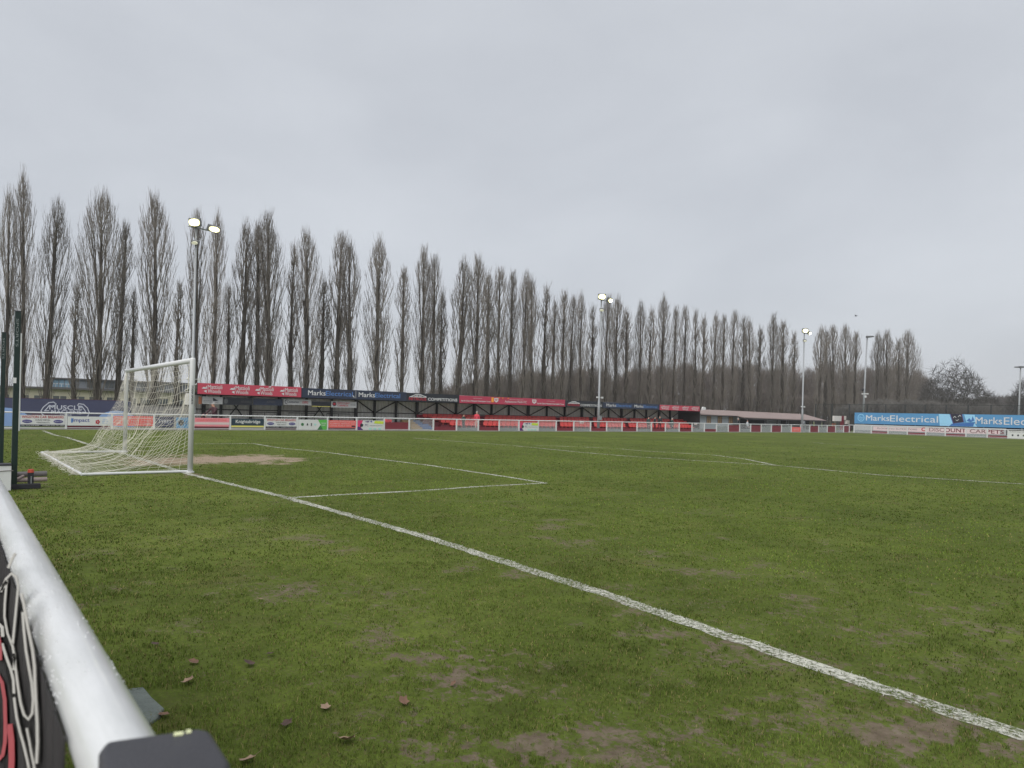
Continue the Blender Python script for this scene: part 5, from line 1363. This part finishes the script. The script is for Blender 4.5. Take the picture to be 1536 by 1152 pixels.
# ------------------------------------------------------------------ poplars
class Grow:
    """branch skeleton grown tip by tip: each tip joins the nearest stem below it; thickness follows the number of tips carried"""
    def __init__(g, n=16000): g.P = np.zeros((n, 3)); g.par = np.full(n, -1, int); g.n = 0; g.fixed = {}
    def add(g, p, par): g.P[g.n] = p; g.par[g.n] = par; g.n += 1; return g.n-1
    def count(g):
        c = np.zeros(g.n); kids = np.zeros(g.n, int)
        for i in range(1, g.n): kids[g.par[i]] += 1
        for i in range(g.n-1, -1, -1):
            if kids[i] == 0: c[i] += 1
            if g.par[i] >= 0: c[g.par[i]] += c[i]
        return c, kids
def poplar_meshes(seed, hw, leaders=3, fork=.30, dens=1.0, knob=True, H=17.0):
    rs = random.Random(seed); T = MB(); C = MB(); g = Grow()
    sw = [rs.uniform(-.09, .09) for _ in range(2)] + [rs.uniform(-.3, .3) for _ in range(2)]
    wide = rs.uniform(.56, .74); pw = rs.uniform(2.2, 3.6); foot = rs.uniform(.34, .62)
    def axis(t): return np.array([sw[0]*math.sin(t*5)+sw[2]*t, sw[1]*math.sin(t*4.4)+sw[3]*t, H*t])
    def shape(t): return foot + (1-foot)*(t/wide)**.8 if t < wide else max(.06, 1 - ((t-wide)/(1.02-wide))**pw*.95)
    last = g.add(axis(0), -1); N = 26; trunk = {}
    for i in range(1, N+1): last = g.add(axis(.93*i/N), last); trunk[i] = last
    stem = set(range(g.n))
    for k in range(leaders-1):
        i0 = max(3, int((fork + rs.uniform(-.02, .16))*N/.93)); az = 2*PI*k/max(1, leaders-1) + rs.uniform(-.7, .7); rd = hw*rs.uniform(.30, .62); top = rs.uniform(.70, .92); ph = rs.uniform(0, 6)
        last = trunk[i0]; f = .93*i0/N; m = int((top-f)*N)
        for q in range(1, m+1):
            sct = q/m; p = axis(f+(top-f)*sct); r = rd*sct**.85 + .015*math.sin(sct*8+ph)
            last = g.add(p + np.array([r*math.cos(az), r*math.sin(az), 0]), last); stem.add(last)
    tips = []
    nt = int(900*dens)
    holes = [(rs.uniform(0, 2*PI), rs.uniform(.3, .85)) for _ in range(5)]
    for i in range(nt):
        if i < nt*.11: t = rs.uniform(.14, .40); rr = hw*rs.uniform(.2, .95)*(.5+.5*rs.random())
        else: t = .27 + .73*rs.random()**.85; rr = hw*shape(t)*rs.random()**.48*rs.uniform(.88, 1.14)
        a_ = rs.uniform(0, 2*PI)
        if any(abs((a_-h[0]+PI) % (2*PI)-PI) < .55 and abs(t-h[1]) < .07 for h in holes): continue
        c = axis(min(t, .95)); tips.append((t*H, c[0]+rr*math.cos(a_), c[1]+rr*math.sin(a_)))
    tips.sort()
    for z, x, y in tips:
        p = np.array([x, y, z]); d = p - g.P[:g.n]; hz = np.hypot(d[:, 0], d[:, 1])
        ok = d[:, 2] > 2.4*hz + .12; ok[0] = False
        if not ok.any(): continue
        rp = math.hypot(x, y); rq = np.hypot(g.P[:g.n, 0], g.P[:g.n, 1])
        cost = np.where(ok, d[:, 2] + 1.2*hz + 4.0*np.maximum(0, rq - .68*rp), 1e9); q = int(np.argmin(cost)); dq = d[q]; L_ = np.linalg.norm(dq)
        m = max(1, int(L_/.75)); last = q
        for e in range(1, m+1):
            f = e/m; pp = g.P[q] + np.array([dq[0]*(1-(1-f)**1.18), dq[1]*(1-(1-f)**1.18), dq[2]*f])
            if e < m: pp = pp + np.array([rs.gauss(0, .009), rs.gauss(0, .009), 0])
            last = g.add(pp, last)
    cnt, kids = g.count()
    R = .0094*np.sqrt(cnt)
    for i in range(g.n):
        t = g.P[i, 2]/H
        if i in stem:
            R[i] = max(R[i]*1.3, .065*(1-t))
        if i in stem and i <= N:
            if t < .06: R[i] *= 1.35
            if knob: R[i] *= 1 + .5*math.exp(-((t-fork)/.02)**2)
    for i in range(1, g.n):
        p, q = g.P[g.par[i]], g.P[i]; r1 = R[i]; r0 = min(R[g.par[i]], r1*1.6) if not (i in stem and g.par[i] in stem) else R[g.par[i]]
        if i in stem: T.tube([p, q + (q-p)*.04], [r0, r1], 8, False)
        else: C.tube([p, q + (q-p)*.03], [min(r0, .06), min(r1, .055)], 5 if r1 > .03 else 3, False)
        if i in stem and g.P[i, 2] < .25*H: continue
        if cnt[i] > 40: continue
        for w in range(rs.choice((1, 1, 1, 2)) if cnt[i] < 6 else rs.choice((0, 1))):
            f = rs.random(); o = p + (q-p)*f; L_ = rs.uniform(.45, 1.35); a_ = rs.uniform(0, 2*PI); sp = rs.uniform(.08, .30)*L_
            e1 = o + np.array([sp*.65*math.cos(a_), sp*.65*math.sin(a_), L_*.45]); e2 = o + np.array([sp*math.cos(a_), sp*math.sin(a_), L_])
            C.tube([o, e1, e2], [.0085, .007, .003], 3, False)
            if rs.random() < .55:
                b2 = rs.uniform(0, 2*PI); l2 = L_*.5; C.tube([e1, e1 + np.array([.3*l2*math.cos(b2), .3*l2*math.sin(b2), l2])], [.007, .003], 3, False)
    return T.mesh('trunk', M['bark'], smooth=True), C.mesh('crown', M['twig'])

PV = {}   # kinds of poplar, as half width at 17 m height
for k, (seed, hw, ld, fk, dn, kb) in {'broad': (1, 2.15, 5, .27, 1.25, True), 'broad2': (12, 2.0, 4, .30, 1.2, True), 'mid': (3, 1.45, 3, .28, 1.0, True), 'mid2': (4, 1.40, 2, .32, 1.0, False), 'mid3': (15, 1.5, 3, .24, 1.05, True),
                                    'slim': (5, .95, 2, .30, .8, True), 'slim2': (16, .90, 1, .30, .75, False), 'slim3': (17, 1.0, 2, .26, .8, True), 'thin': (8, .62, 1, .42, .5, True), 'thin2': (19, .58, 1, .38, .45, True)}.items():
    PV[k] = poplar_meshes(seed, hw, ld, fk, dn, kb) + (hw,)
UT = -46.0
# image x of the base, image y of the top, half width in px, x of the top, kind, phrase that places it
POP = [
 (7, 288, 13, 8, 'slim', 'at the left edge above the shorter green post'), (33, 262, 19, 45, 'mid2', 'just right of the taller green post, highest top of all'),
 (68, 304, 22, 82, 'mid', 'leaning right, its trunk left of the glass upper storey'), (113, 428, 11, 113, 'thin', 'in front of the left part of the glass upper storey'),
 (145, 291, 32, 152, 'broad', 'many stemmed, its trunk above the muscle logo'), (175, 338, 15, 187, 'slim2', 'just left of the far goalpost'), (197, 436, 8, 199, 'thin2', 'just right of the far goalpost, seen over the crossbar'),
 (230, 296, 25, 236, 'mid3', 'rising over the middle of the crossbar'), (267, 424, 11, 267, 'thin', 'over the near end of the crossbar'), (292, 318, 15, 288, 'slim3', 'right behind the nearest floodlight mast'),
 (317, 320, 18, 316, 'mid2', 'behind the right hand lamp of the nearest floodlight'), (339, 428, 8, 341, 'thin2', 'above the second red twin word logo'), (359, 337, 17, 360, 'slim', 'above the gap after the second red logo'),
 (385, 337, 15, 388, 'slim2', 'above the third red twin word logo'), (402, 325, 24, 408, 'mid', 'with a high rounded top above the third red logo'), (437, 370, 11, 440, 'thin', 'above the fourth red twin word logo'),
 (457, 351, 21, 462, 'mid3', 'where the red fascia panel meets the navy one'), (478, 420, 11, 486, 'thin2', 'above the first word Marks'), (505, 350, 17, 508, 'slim3', 'above the letters of the first word Electrical'),
 (527, 365, 15, 528, 'slim', 'above the joint between the two navy logos'), (565, 359, 22, 567, 'mid2', 'with a smooth pointed top above the second word Electrical, left half'), (602, 404, 13, 602, 'slim2', 'above the end of the second navy logo'),
 (632, 374, 17, 634, 'mid', 'above the red and white car lettering'), (648, 384, 13, 650, 'slim3', 'above the first letters of the first competitions word'), (664, 440, 10, 664, 'thin', 'above the middle of the first competitions word'),
 (684, 392, 16, 688, 'slim', 'where the black panel meets the long dull red panel'), (712, 388, 19, 714, 'mid3', 'above the first charitable trust lettering'), (728, 410, 11, 729, 'thin2', 'beside the gap in the trees above the dull red panel'),
 (748, 402, 14, 750, 'slim3', 'above the first football crest'), (764, 410, 12, 765, 'slim2', 'above the left part of the football club name'), (783, 410, 14, 784, 'mid', 'above the right part of the football club name'),
 (800, 420, 12, 803, 'slim', 'above the second football crest'), (818, 432, 11, 819, 'thin', 'above the second charitable trust lettering'), (828, 450, 8, 829, 'thin2', 'above the right end of the long dull red panel'),
 (841, 439, 11, 842, 'slim2', 'where the dull red panel meets the second black panel'), (854, 444, 10, 855, 'slim3', 'above the second white car outline'), (870, 441, 12, 871, 'mid2', 'left of the middle floodlight mast by a mast height gap'),
 (886, 460, 9, 887, 'thin', 'close on the left of the middle floodlight mast'), (908, 446, 13, 910, 'mid3', 'close behind the lamps of the middle floodlight'), (922, 448, 13, 923, 'slim', 'above the far navy panel, first word Marks'),
 (938, 466, 9, 939, 'thin2', 'above the far navy panel, first word Electrical'), (960, 455, 12, 961, 'mid', 'above the far navy panel, second word Marks'), (975, 464, 9, 976, 'thin', 'above the far navy panel, second word Electrical'),
 (993, 445, 15, 994, 'mid2', 'tall, above the left end of the small far red panel'), (1010, 462, 9, 1011, 'slim2', 'above the second logo of the small far red panel'), (1025, 460, 9, 1026, 'slim3', 'above the third logo of the small far red panel'),
 (1039, 466, 8, 1040, 'thin', 'above the fourth logo of the small far red panel'), (1053, 476, 8, 1054, 'thin2', 'above the white lamp on the stand roof end'), (1069, 473, 9, 1070, 'slim', 'above the first clubhouse window'),
 (1083, 475, 9, 1084, 'slim2', 'above the second clubhouse window'), (1098, 467, 9, 1099, 'slim3', 'above the third clubhouse window'), (1113, 476, 9, 1114, 'thin', 'above the left end of the clubhouse canopy'),
 (1127, 481, 9, 1128, 'slim', 'above the dark serving hatch of the clubhouse'), (1138, 492, 8, 1139, 'thin2', 'short one above the middle of the clubhouse canopy'), (1157, 473, 12, 1157, 'mid', 'tall one above the ridge end of the clubhouse'),
 (1173, 484, 11, 1173, 'slim2', 'close left of the farthest lit floodlight'), (1187, 500, 8, 1187, 'thin', 'low one left of the farthest lit floodlight lamps'), (1226, 492, 10, 1227, 'slim', 'right of the farthest lit floodlight, first of its clump'),
 (1239, 496, 8, 1240, 'thin2', 'in the clump above the clubhouse hip'), (1250, 489, 10, 1251, 'slim3', 'tallest of the clump above the white sign boxes'), (1267, 490, 12, 1268, 'mid3', 'last but one of the clump left of the unlit mast'),
 (1281, 500, 9, 1282, 'slim2', 'close left of the unlit mast'), (1311, 501, 9, 1312, 'slim', 'close right of the unlit mast'), (1328, 498, 13, 1329, 'mid', 'second right of the unlit mast above the blue lettering'),
 (1343, 510, 9, 1344, 'thin', 'low one between two broader crowns above the blue lettering'), (1359, 498, 18, 1360, 'broad2', 'last on the right, beside the spreading bare tree')]
def make_poplars():
    used = set(); seen = set(); rs = random.Random(99)
    for i, (xb, yt, hpx, xt, kind, ph) in enumerate(POP):
        U = UT + rs.uniform(-1.2, 1.2)
        b = at_u(xb, 600, U); t = at_u(xt, yt, U); Hh = t[2]
        # half width on the ground from px at this depth
        z = (np.array([U, b[1], 5]) - CAM) @ FWD; hw = hpx*z/F_PX
        tm, cm, hw0 = PV[kind]
        wd = 'slender' if hpx/(620-yt)*270 < 14 else ('broad' if hpx/(620-yt)*270 > 19 else 'upright')
        lab = 'bare %s poplar %s' % (wd, ph)
        assert lab not in seen, lab; seen.add(lab)
        root = thing('poplar_tree', lab, 'tree', (U, b[1], 0), 'bare poplars in the row behind the stand')
        s = hw/hw0*1.2
        root.scale = (s, s, Hh/17.0*.99)
        # the measured lean of the stem becomes a small tilt along the row
        lean = (at_u(xt, 600, U)[1]-b[1])/max(Hh, 1)
        root.rotation_euler = (-lean*.75, rs.uniform(-.02, .02), rs.uniform(0, 6.28) if abs(lean) < .02 else rs.choice((0, PI)))
        for nm, me in (('trunk', tm), ('crown', cm)):
            o = bpy.data.objects.new(nm, me); COL.objects.link(o); o.parent = root
make_poplars()

# ------------------------------------------------------------------ the wood behind, bare broad trees, hedges
def slivers(name, trees, n_per, m, wmin, wmax, lmin, lmax, seed, upright=1.0, trunks=True):
    rs = np.random.default_rng(seed); Vs = []; 
    for (u, v, h, R) in trees:
        n = int(n_per*(.8+.4*rs.random()))
        t = rs.beta(1.5, 1.15, n); zc = h*(.10 + .88*t)
        prof = np.sqrt(np.clip(1-((t-.45)/.62)**2, .02, 1))
        # branch clumps: several dense sheaves rather than an even fill
        k = 9; ca = rs.uniform(0, 2*PI, k); cr = rs.uniform(.2, 1, k); w = rs.integers(0, k, n)
        a = ca[w] + rs.normal(0, .45, n); r = R*prof*np.clip(cr[w]*t**.5*1.1 + rs.normal(0, .18, n), 0, 1.08)
        c = np.stack([u + r*np.cos(a), v + r*np.sin(a), zc], 1)
        d = np.stack([np.cos(a)*.55*rs.random(n) + rs.normal(0, .25, n), np.sin(a)*.55*rs.random(n) + rs.normal(0, .25, n), np.full(n, upright) + rs.normal(0, .2, n)], 1)
        d /= np.linalg.norm(d, axis=1)[:, None]
        L_ = rs.uniform(lmin, lmax, n)[:, None]; wd = rs.uniform(wmin, wmax, n)[:, None]
        e = rs.normal(0, 1, (n, 3)); e -= (e*d).sum(1)[:, None]*d; e /= np.linalg.norm(e, axis=1)[:, None]
        f = np.cross(d, e)
        A = c - d*L_/2; Bp = c + d*L_/2 + e*L_*.08
        # three sided tapered twig: 3 base verts + tip
        Vs.append(np.stack([A + e*wd/2, A - e*wd/4 + f*wd*.43, A - e*wd/4 - f*wd*.43, Bp], 1).reshape(-1, 3))
    V = np.vstack(Vs); n = len(V)//4; k = np.arange(n)*4
    F = np.stack([k, k+1, k+3, k+1, k+2, k+3, k+2, k, k+3], 1).reshape(-1, 3)
    mb = MB()
    if trunks:
        r2 = random.Random(seed)
        for (u, v, h, R) in trees:
            for q in range(r2.randint(1, 3)):
                a = r2.uniform(0, 6.28); x, y = R*.45*math.cos(a)*(q > 0), R*.45*math.sin(a)*(q > 0); r0 = r2.uniform(.10, .2)
                mb.tube([(u, v, 0), (u+x*.4, v+y*.4, h*.4), (u+x, v+y, h*.9)], [r0, r0*.7, .03], 5, False)
    nv = len(V); VV = np.vstack([V, np.array(mb.v)]) if mb.v else V
    loops = np.concatenate([F.ravel(), (np.array(mb.f).ravel()+nv) if mb.f else np.array([], int)]).astype(np.int32)
    ls = np.concatenate([np.arange(len(F))*3, len(F)*3 + np.arange(len(mb.f))*4]).astype(np.int32)
    me = bpy.data.meshes.new(name); me.vertices.add(len(VV)); me.vertices.foreach_set('co', VV.ravel())
    me.loops.add(len(loops)); me.loops.foreach_set('vertex_index', loops); me.polygons.add(len(ls)); me.polygons.foreach_set('loop_start', ls)
    me.update(calc_edges=True); me.materials.append(m)
    return me
def stuff(name, me):
    o = bpy.data.objects.new(name, me); COL.objects.link(o); return struct(o, 'stuff')
def interp(x, pts):
    xs, ys = zip(*pts); return float(np.interp(x, xs, ys))
WOOD_TOP = [(560, 600), (640, 592), (700, 574), (760, 564), (820, 557), (870, 554), (950, 550), (1050, 546), (1150, 543), (1185, 547), (1203, 566), (1222, 546), (1300, 544), (1370, 548), (1388, 560), (1400, 590)]
def wood():
    rs = random.Random(8); tr = []
    x = 575.0
    while x < 1396:
        for row in range(2 if x > 690 else 1):
            xx = x + rs.uniform(-5, 5); U = -53 - 7*row - rs.uniform(0, 5); p = at_u(xx, interp(xx, WOOD_TOP) + rs.uniform(-7, 11) + row*2, U)
            tr.append((U, p[1], max(2, p[2]), rs.uniform(1.9, 3.0)))
        z = (np.array([-56, at_u(x, 600, -56)[1], 2])-CAM)@FWD
        x += 2.6*F_PX/z*.72
    stuff('wood', slivers('wood', tr, 1150, M['wood_twig'], .022, .075, .6, 2.2, 5))
    # dense undergrowth at the foot of the wood
    tr = []; x = 560.0
    while x < 1400:
        U = -50 - rs.uniform(0, 6); p = at_u(x, interp(x, [(560, 606), (760, 596), (1000, 588), (1240, 588), (1400, 592)]) + rs.uniform(-6, 8), U); tr.append((U, p[1], max(1.2, p[2]), rs.uniform(1.5, 2.6)))
        z = (np.array([U, p[1], 2])-CAM)@FWD; x += 2.0*F_PX/z*.7
    stuff('undergrowth', slivers('undergrowth', tr, 520, M['wood_twig'], .04, .11, .4, 1.3, 6, .7, False))
wood()

def broad_tree_meshes(seed, H, R):
    rs = random.Random(seed); T = MB(); C = MB(); g = Grow(12000)
    last = g.add(np.array([0, 0, 0.]), -1)
    for i in range(1, 5): last = g.add(np.array([.02*i, .01*i, H*.05*i]), last)
    fork = last; stem = set(range(g.n))
    for k in range(8):      # main limbs fan out from a short bole
        a_ = 2*PI*k/8 + rs.uniform(-.3, .3); el = rs.uniform(.55, 1.25); L_ = H*rs.uniform(.34, .48); last = fork; d = np.array([math.cos(a_)*math.cos(el)*R/(H*.5), math.sin(a_)*math.cos(el)*R/(H*.5), math.sin(el)])
        for q in range(6):
            d = d + np.array([rs.gauss(0, .10), rs.gauss(0, .10), .03]); last = g.add(g.P[last] + d/np.linalg.norm(d)*L_/6, last); stem.add(last)
    tips = []
    bumps = [(rs.uniform(0, 2*PI), rs.uniform(.2, 1.3), rs.uniform(.82, 1.12)) for _ in range(14)]
    while len(tips) < 1350:
        a_ = rs.uniform(0, 2*PI); el = math.asin(rs.uniform(-.15, 1)); rr = rs.random()**.30
        k = min(bumps, key=lambda b: ((a_-b[0]+PI) % (2*PI)-PI)**2 + (el-b[1])**2)[2]
        p = np.array([R*rr*k*math.cos(el)*math.cos(a_), R*rr*k*math.cos(el)*math.sin(a_), H*.34 + H*.66*rr*k*math.sin(el)])
        if p[2] > H*.16: tips.append((np.linalg.norm(p-np.array([0, 0, H*.22])), *p))
    tips.sort()
    for _, x, y, z in tips:
        p = np.array([x, y, z]); d = p - g.P[:g.n]; L2 = np.linalg.norm(d, axis=1); L2[:4] = 1e9
        q = int(np.argmin(L2 + .15*np.maximum(0, -d[:, 2]))); dq = d[q]; m = max(1, int(L2[q]/(H*.045))); last = q
        for e in range(1, m+1):
            f = e/m; pp = g.P[q] + dq*f + np.array([0, 0, -.12*L2[q]*math.sin(PI*f)*.5]) + (np.array([rs.gauss(0, .02), rs.gauss(0, .02), rs.gauss(0, .02)])*H*.2 if e < m else 0)
            last = g.add(pp, last)
    cnt, kids = g.count(); Rr = H*.0012*np.sqrt(cnt)
    for i in range(1, g.n):
        p, q = g.P[g.par[i]], g.P[i]; r1 = Rr[i]; r0 = min(Rr[g.par[i]], r1*1.5)
        mb = T if i in stem else C; mb.tube([p, q + (q-p)*.04], [r0, r1], 8 if i in stem else 4, False)
        if cnt[i] < 4:
            for w in range(4):
                v = (q-p)/max(1e-6, np.linalg.norm(q-p)) + np.array([rs.gauss(0, .6), rs.gauss(0, .6), rs.gauss(.15, .5)]); l = H*rs.uniform(.03, .075); o = p + (q-p)*rs.random()
                C.tube([o, o+v*l*.6, o+v*l + np.array([0, 0, l*.15])], [H*.0017, H*.0014, H*.0006], 3, False)
    return T.mesh('trunk', M['oak_bark'], smooth=True), C.mesh('crown', M['oak_twig'])
def broad_tree(x, V, ytop, hpx, label, seed):
    p = at_v(x, 640, V); t = at_v(x, ytop, V); z = (np.array([p[0], V, 2])-CAM)@FWD
    root = thing('bare_tree', label, 'tree', (p[0], V, 0), 'bare spreading trees beyond the far goal')
    for nm, me in zip(('trunk', 'crown'), broad_tree_meshes(seed, t[2], hpx*z/F_PX)):
        o = bpy.data.objects.new(nm, me); COL.objects.link(o); o.parent = root
broad_tree(1433, 126, 543, 50, 'large spreading bare tree behind the dark screen on the blue banner', 21)
broad_tree(1402, 134, 572, 26, 'smaller bare tree at the left foot of the large spreading tree', 22)
broad_tree(1484, 140, 586, 17, 'low round bare tree right of the large spreading tree', 23)
broad_tree(1547, 150, 563, 36, 'bare tree at the right edge behind the thin distant mast', 24)
def far_hedges():
    rs = random.Random(18); tr = []
    x = 1262.0
    while x < 1500:
        V = 99 + rs.uniform(0, 8); p = at_v(x, interp(x, [(1262, 610), (1290, 604), (1330, 600), (1380, 602), (1440, 606), (1500, 610)]) + rs.uniform(-4, 5), V); tr.append((p[0], V, max(1, p[2]), rs.uniform(1.5, 2.4))); x += 7
    stuff('hedge', slivers('hedge', tr, 900, M['hedge'], .03, .09, .4, 1.4, 9, .6))
    tr = []; x = 1395.0
    while x < 1720:
        V = 185 + rs.uniform(0, 40); p = at_v(x, interp(x, [(1395, 600), (1480, 603), (1500, 597), (1515, 596), (1600, 600), (1720, 602)]) + rs.uniform(-3, 3), V); tr.append((p[0], V, max(1.5, p[2]), rs.uniform(4, 6))); x += 6
    stuff('far_wood', slivers('far_wood', tr, 900, M['oak_twig'], .12, .3, 1.0, 3.4, 10, .7))
    tr = []; x = -80.0
    while x < 560:
        U = -96 - rs.uniform(0, 30); p = at_u(x, 586 + rs.uniform(-5, 8) + (x+80)*.03, U); tr.append((U, p[1], max(1.5, p[2]), rs.uniform(3, 5))); x += 22
    stuff('far_wood', slivers('far_wood', tr, 500, M['oak_twig'], .06, .14, .8, 2.6, 12, .8))
far_hedges()

# a bird high over the right hand trees
def bird():
    c = at_v(1284, 474, 70); root = thing('bird', 'tiny grey bird in flight over the right hand poplars', 'bird', tuple(c)); root.scale = (.6, .6, .6)
    mb = MB(); mb.sphere(tuple(c), .10, 8, 6, (2.0, .8, .75)); mb.sphere((c[0]+.22, c[1], c[2]+.03), .055, 6, 5); mb.quad((c[0]-.16, c[1]-.02, c[2]), (c[0]-.40, c[1]-.09, c[2]+.01), (c[0]-.40, c[1]+.09, c[2]+.01), (c[0]-.16, c[1]+.02, c[2])); mb.build('body', M['bird_grey'], root, smooth=True)
    for s in (-1, 1):
        mb = MB(); mb.prism([(-.10, 0), (.10, 0), (.08, .22), (-.02, .46), (-.10, .22)], c, (1, 0, 0), (0, s*.86, .5), .012); mb.build('wing', M['bird_grey'], root)
bird()

# ------------------------------------------------------------------ thin winter haze
def haze():
    mb = MB(); mb.box(-4300, 4300, -4300, 4300, -1.0, 34.0); m = bpy.data.materials.new('haze_air'); m.use_nodes = True; N = m.node_tree.nodes; L = m.node_tree.links
    N.remove(N['Principled BSDF']); v = N.new('ShaderNodeVolumePrincipled'); v.inputs['Color'].default_value = (.92, .94, .96, 1); v.inputs['Density'].default_value = HAZE; v.inputs['Anisotropy'].default_value = 0
    L.new(v.outputs[0], N['Material Output'].inputs['Volume'])
    struct(mb.build('haze', m), 'stuff')
HAZE = .00045
haze()

# ------------------------------------------------------------------ overcast sky, soft sun, camera
SUN_EL, SUN_AZ = math.radians(48), math.radians(-62)     # a diffuse brightness behind the camera's right shoulder
def world():
    w = bpy.data.worlds.new('World'); scene.world = w; w.use_nodes = True; nt = w.node_tree; N = nt.nodes; L = nt.links
    bg = N['Background']; bg.inputs['Strength'].default_value = .1
    sky = N.new('ShaderNodeTexSky'); sky.sky_type = 'NISHITA'; sky.sun_disc = False; sky.sun_elevation = SUN_EL; sky.sun_rotation = math.radians(128); sky.air_density = 1; sky.dust_density = 3; sky.ozone_density = 2
    tc = N.new('ShaderNodeTexCoord')
    mp = N.new('ShaderNodeMapping'); mp.inputs['Scale'].default_value = (1, 1, 2.4); L.new(tc.outputs['Generated'], mp.inputs['Vector'])
    n1 = N.new('ShaderNodeTexNoise'); n1.inputs['Scale'].default_value = 2.1; n1.inputs['Detail'].default_value = 6; n1.inputs['Roughness'].default_value = .5; n1.inputs['Distortion'].default_value = .25; L.new(mp.outputs['Vector'], n1.inputs['Vector'])
    r = N.new('ShaderNodeValToRGB'); r.color_ramp.elements[0].position = .34; r.color_ramp.elements[1].position = .68
    r.color_ramp.elements[0].color = (*[c*SKY_K for c in SKY_DARK], 1); r.color_ramp.elements[1].color = (*[c*SKY_K for c in SKY_LIGHT], 1)
    L.new(n1.outputs['Fac'], r.inputs['Fac'])
    mx = N.new('ShaderNodeMix'); mx.data_type = 'RGBA'; mx.inputs[0].default_value = .93
    L.new(sky.outputs['Color'], mx.inputs[6]); L.new(r.outputs['Color'], mx.inputs[7]); L.new(mx.outputs[2], bg.inputs['Color'])
SKY_K = 6.75; SKY_DARK = (.490, .511, .548); SKY_LIGHT = (.575, .598, .634)
world()
sl = bpy.data.lights.new('sun', 'SUN'); sl.energy = 1.5; sl.angle = math.radians(70); sl.color = (1.0, .97, .92)
so = bpy.data.objects.new('sun', sl); COL.objects.link(so)
sd = Vector((math.cos(SUN_EL)*math.cos(SUN_AZ), math.cos(SUN_EL)*math.sin(SUN_AZ), math.sin(SUN_EL)))
so.rotation_euler = (-sd).to_track_quat('-Z', 'Y').to_euler()

cam = bpy.data.cameras.new('camera'); co = bpy.data.objects.new('camera', cam); COL.objects.link(co)
cam.sensor_fit = 'HORIZONTAL'; cam.sensor_width = 36; cam.lens = F_PX/1536*36; cam.shift_y = (PY-576)/1536
cam.clip_start = .05; cam.clip_end = 6000
Mw = Matrix(((RIGHT[0], UP[0], -FWD[0], CAM[0]), (RIGHT[1], UP[1], -FWD[1], CAM[1]), (RIGHT[2], UP[2], -FWD[2], CAM[2]), (0, 0, 0, 1)))
co.matrix_world = Mw
cam.dof.use_dof = True; cam.dof.focus_distance = 14.0; cam.dof.aperture_fstop = 9.0
scene.camera = co
scene.render.engine = 'CYCLES'
scene.view_settings.view_transform = 'Standard'; scene.view_settings.look = 'None'; scene.view_settings.exposure = 0.80; scene.view_settings.gamma = 1.0
scene.cycles.max_bounces = 6; scene.cycles.transparent_max_bounces = 12
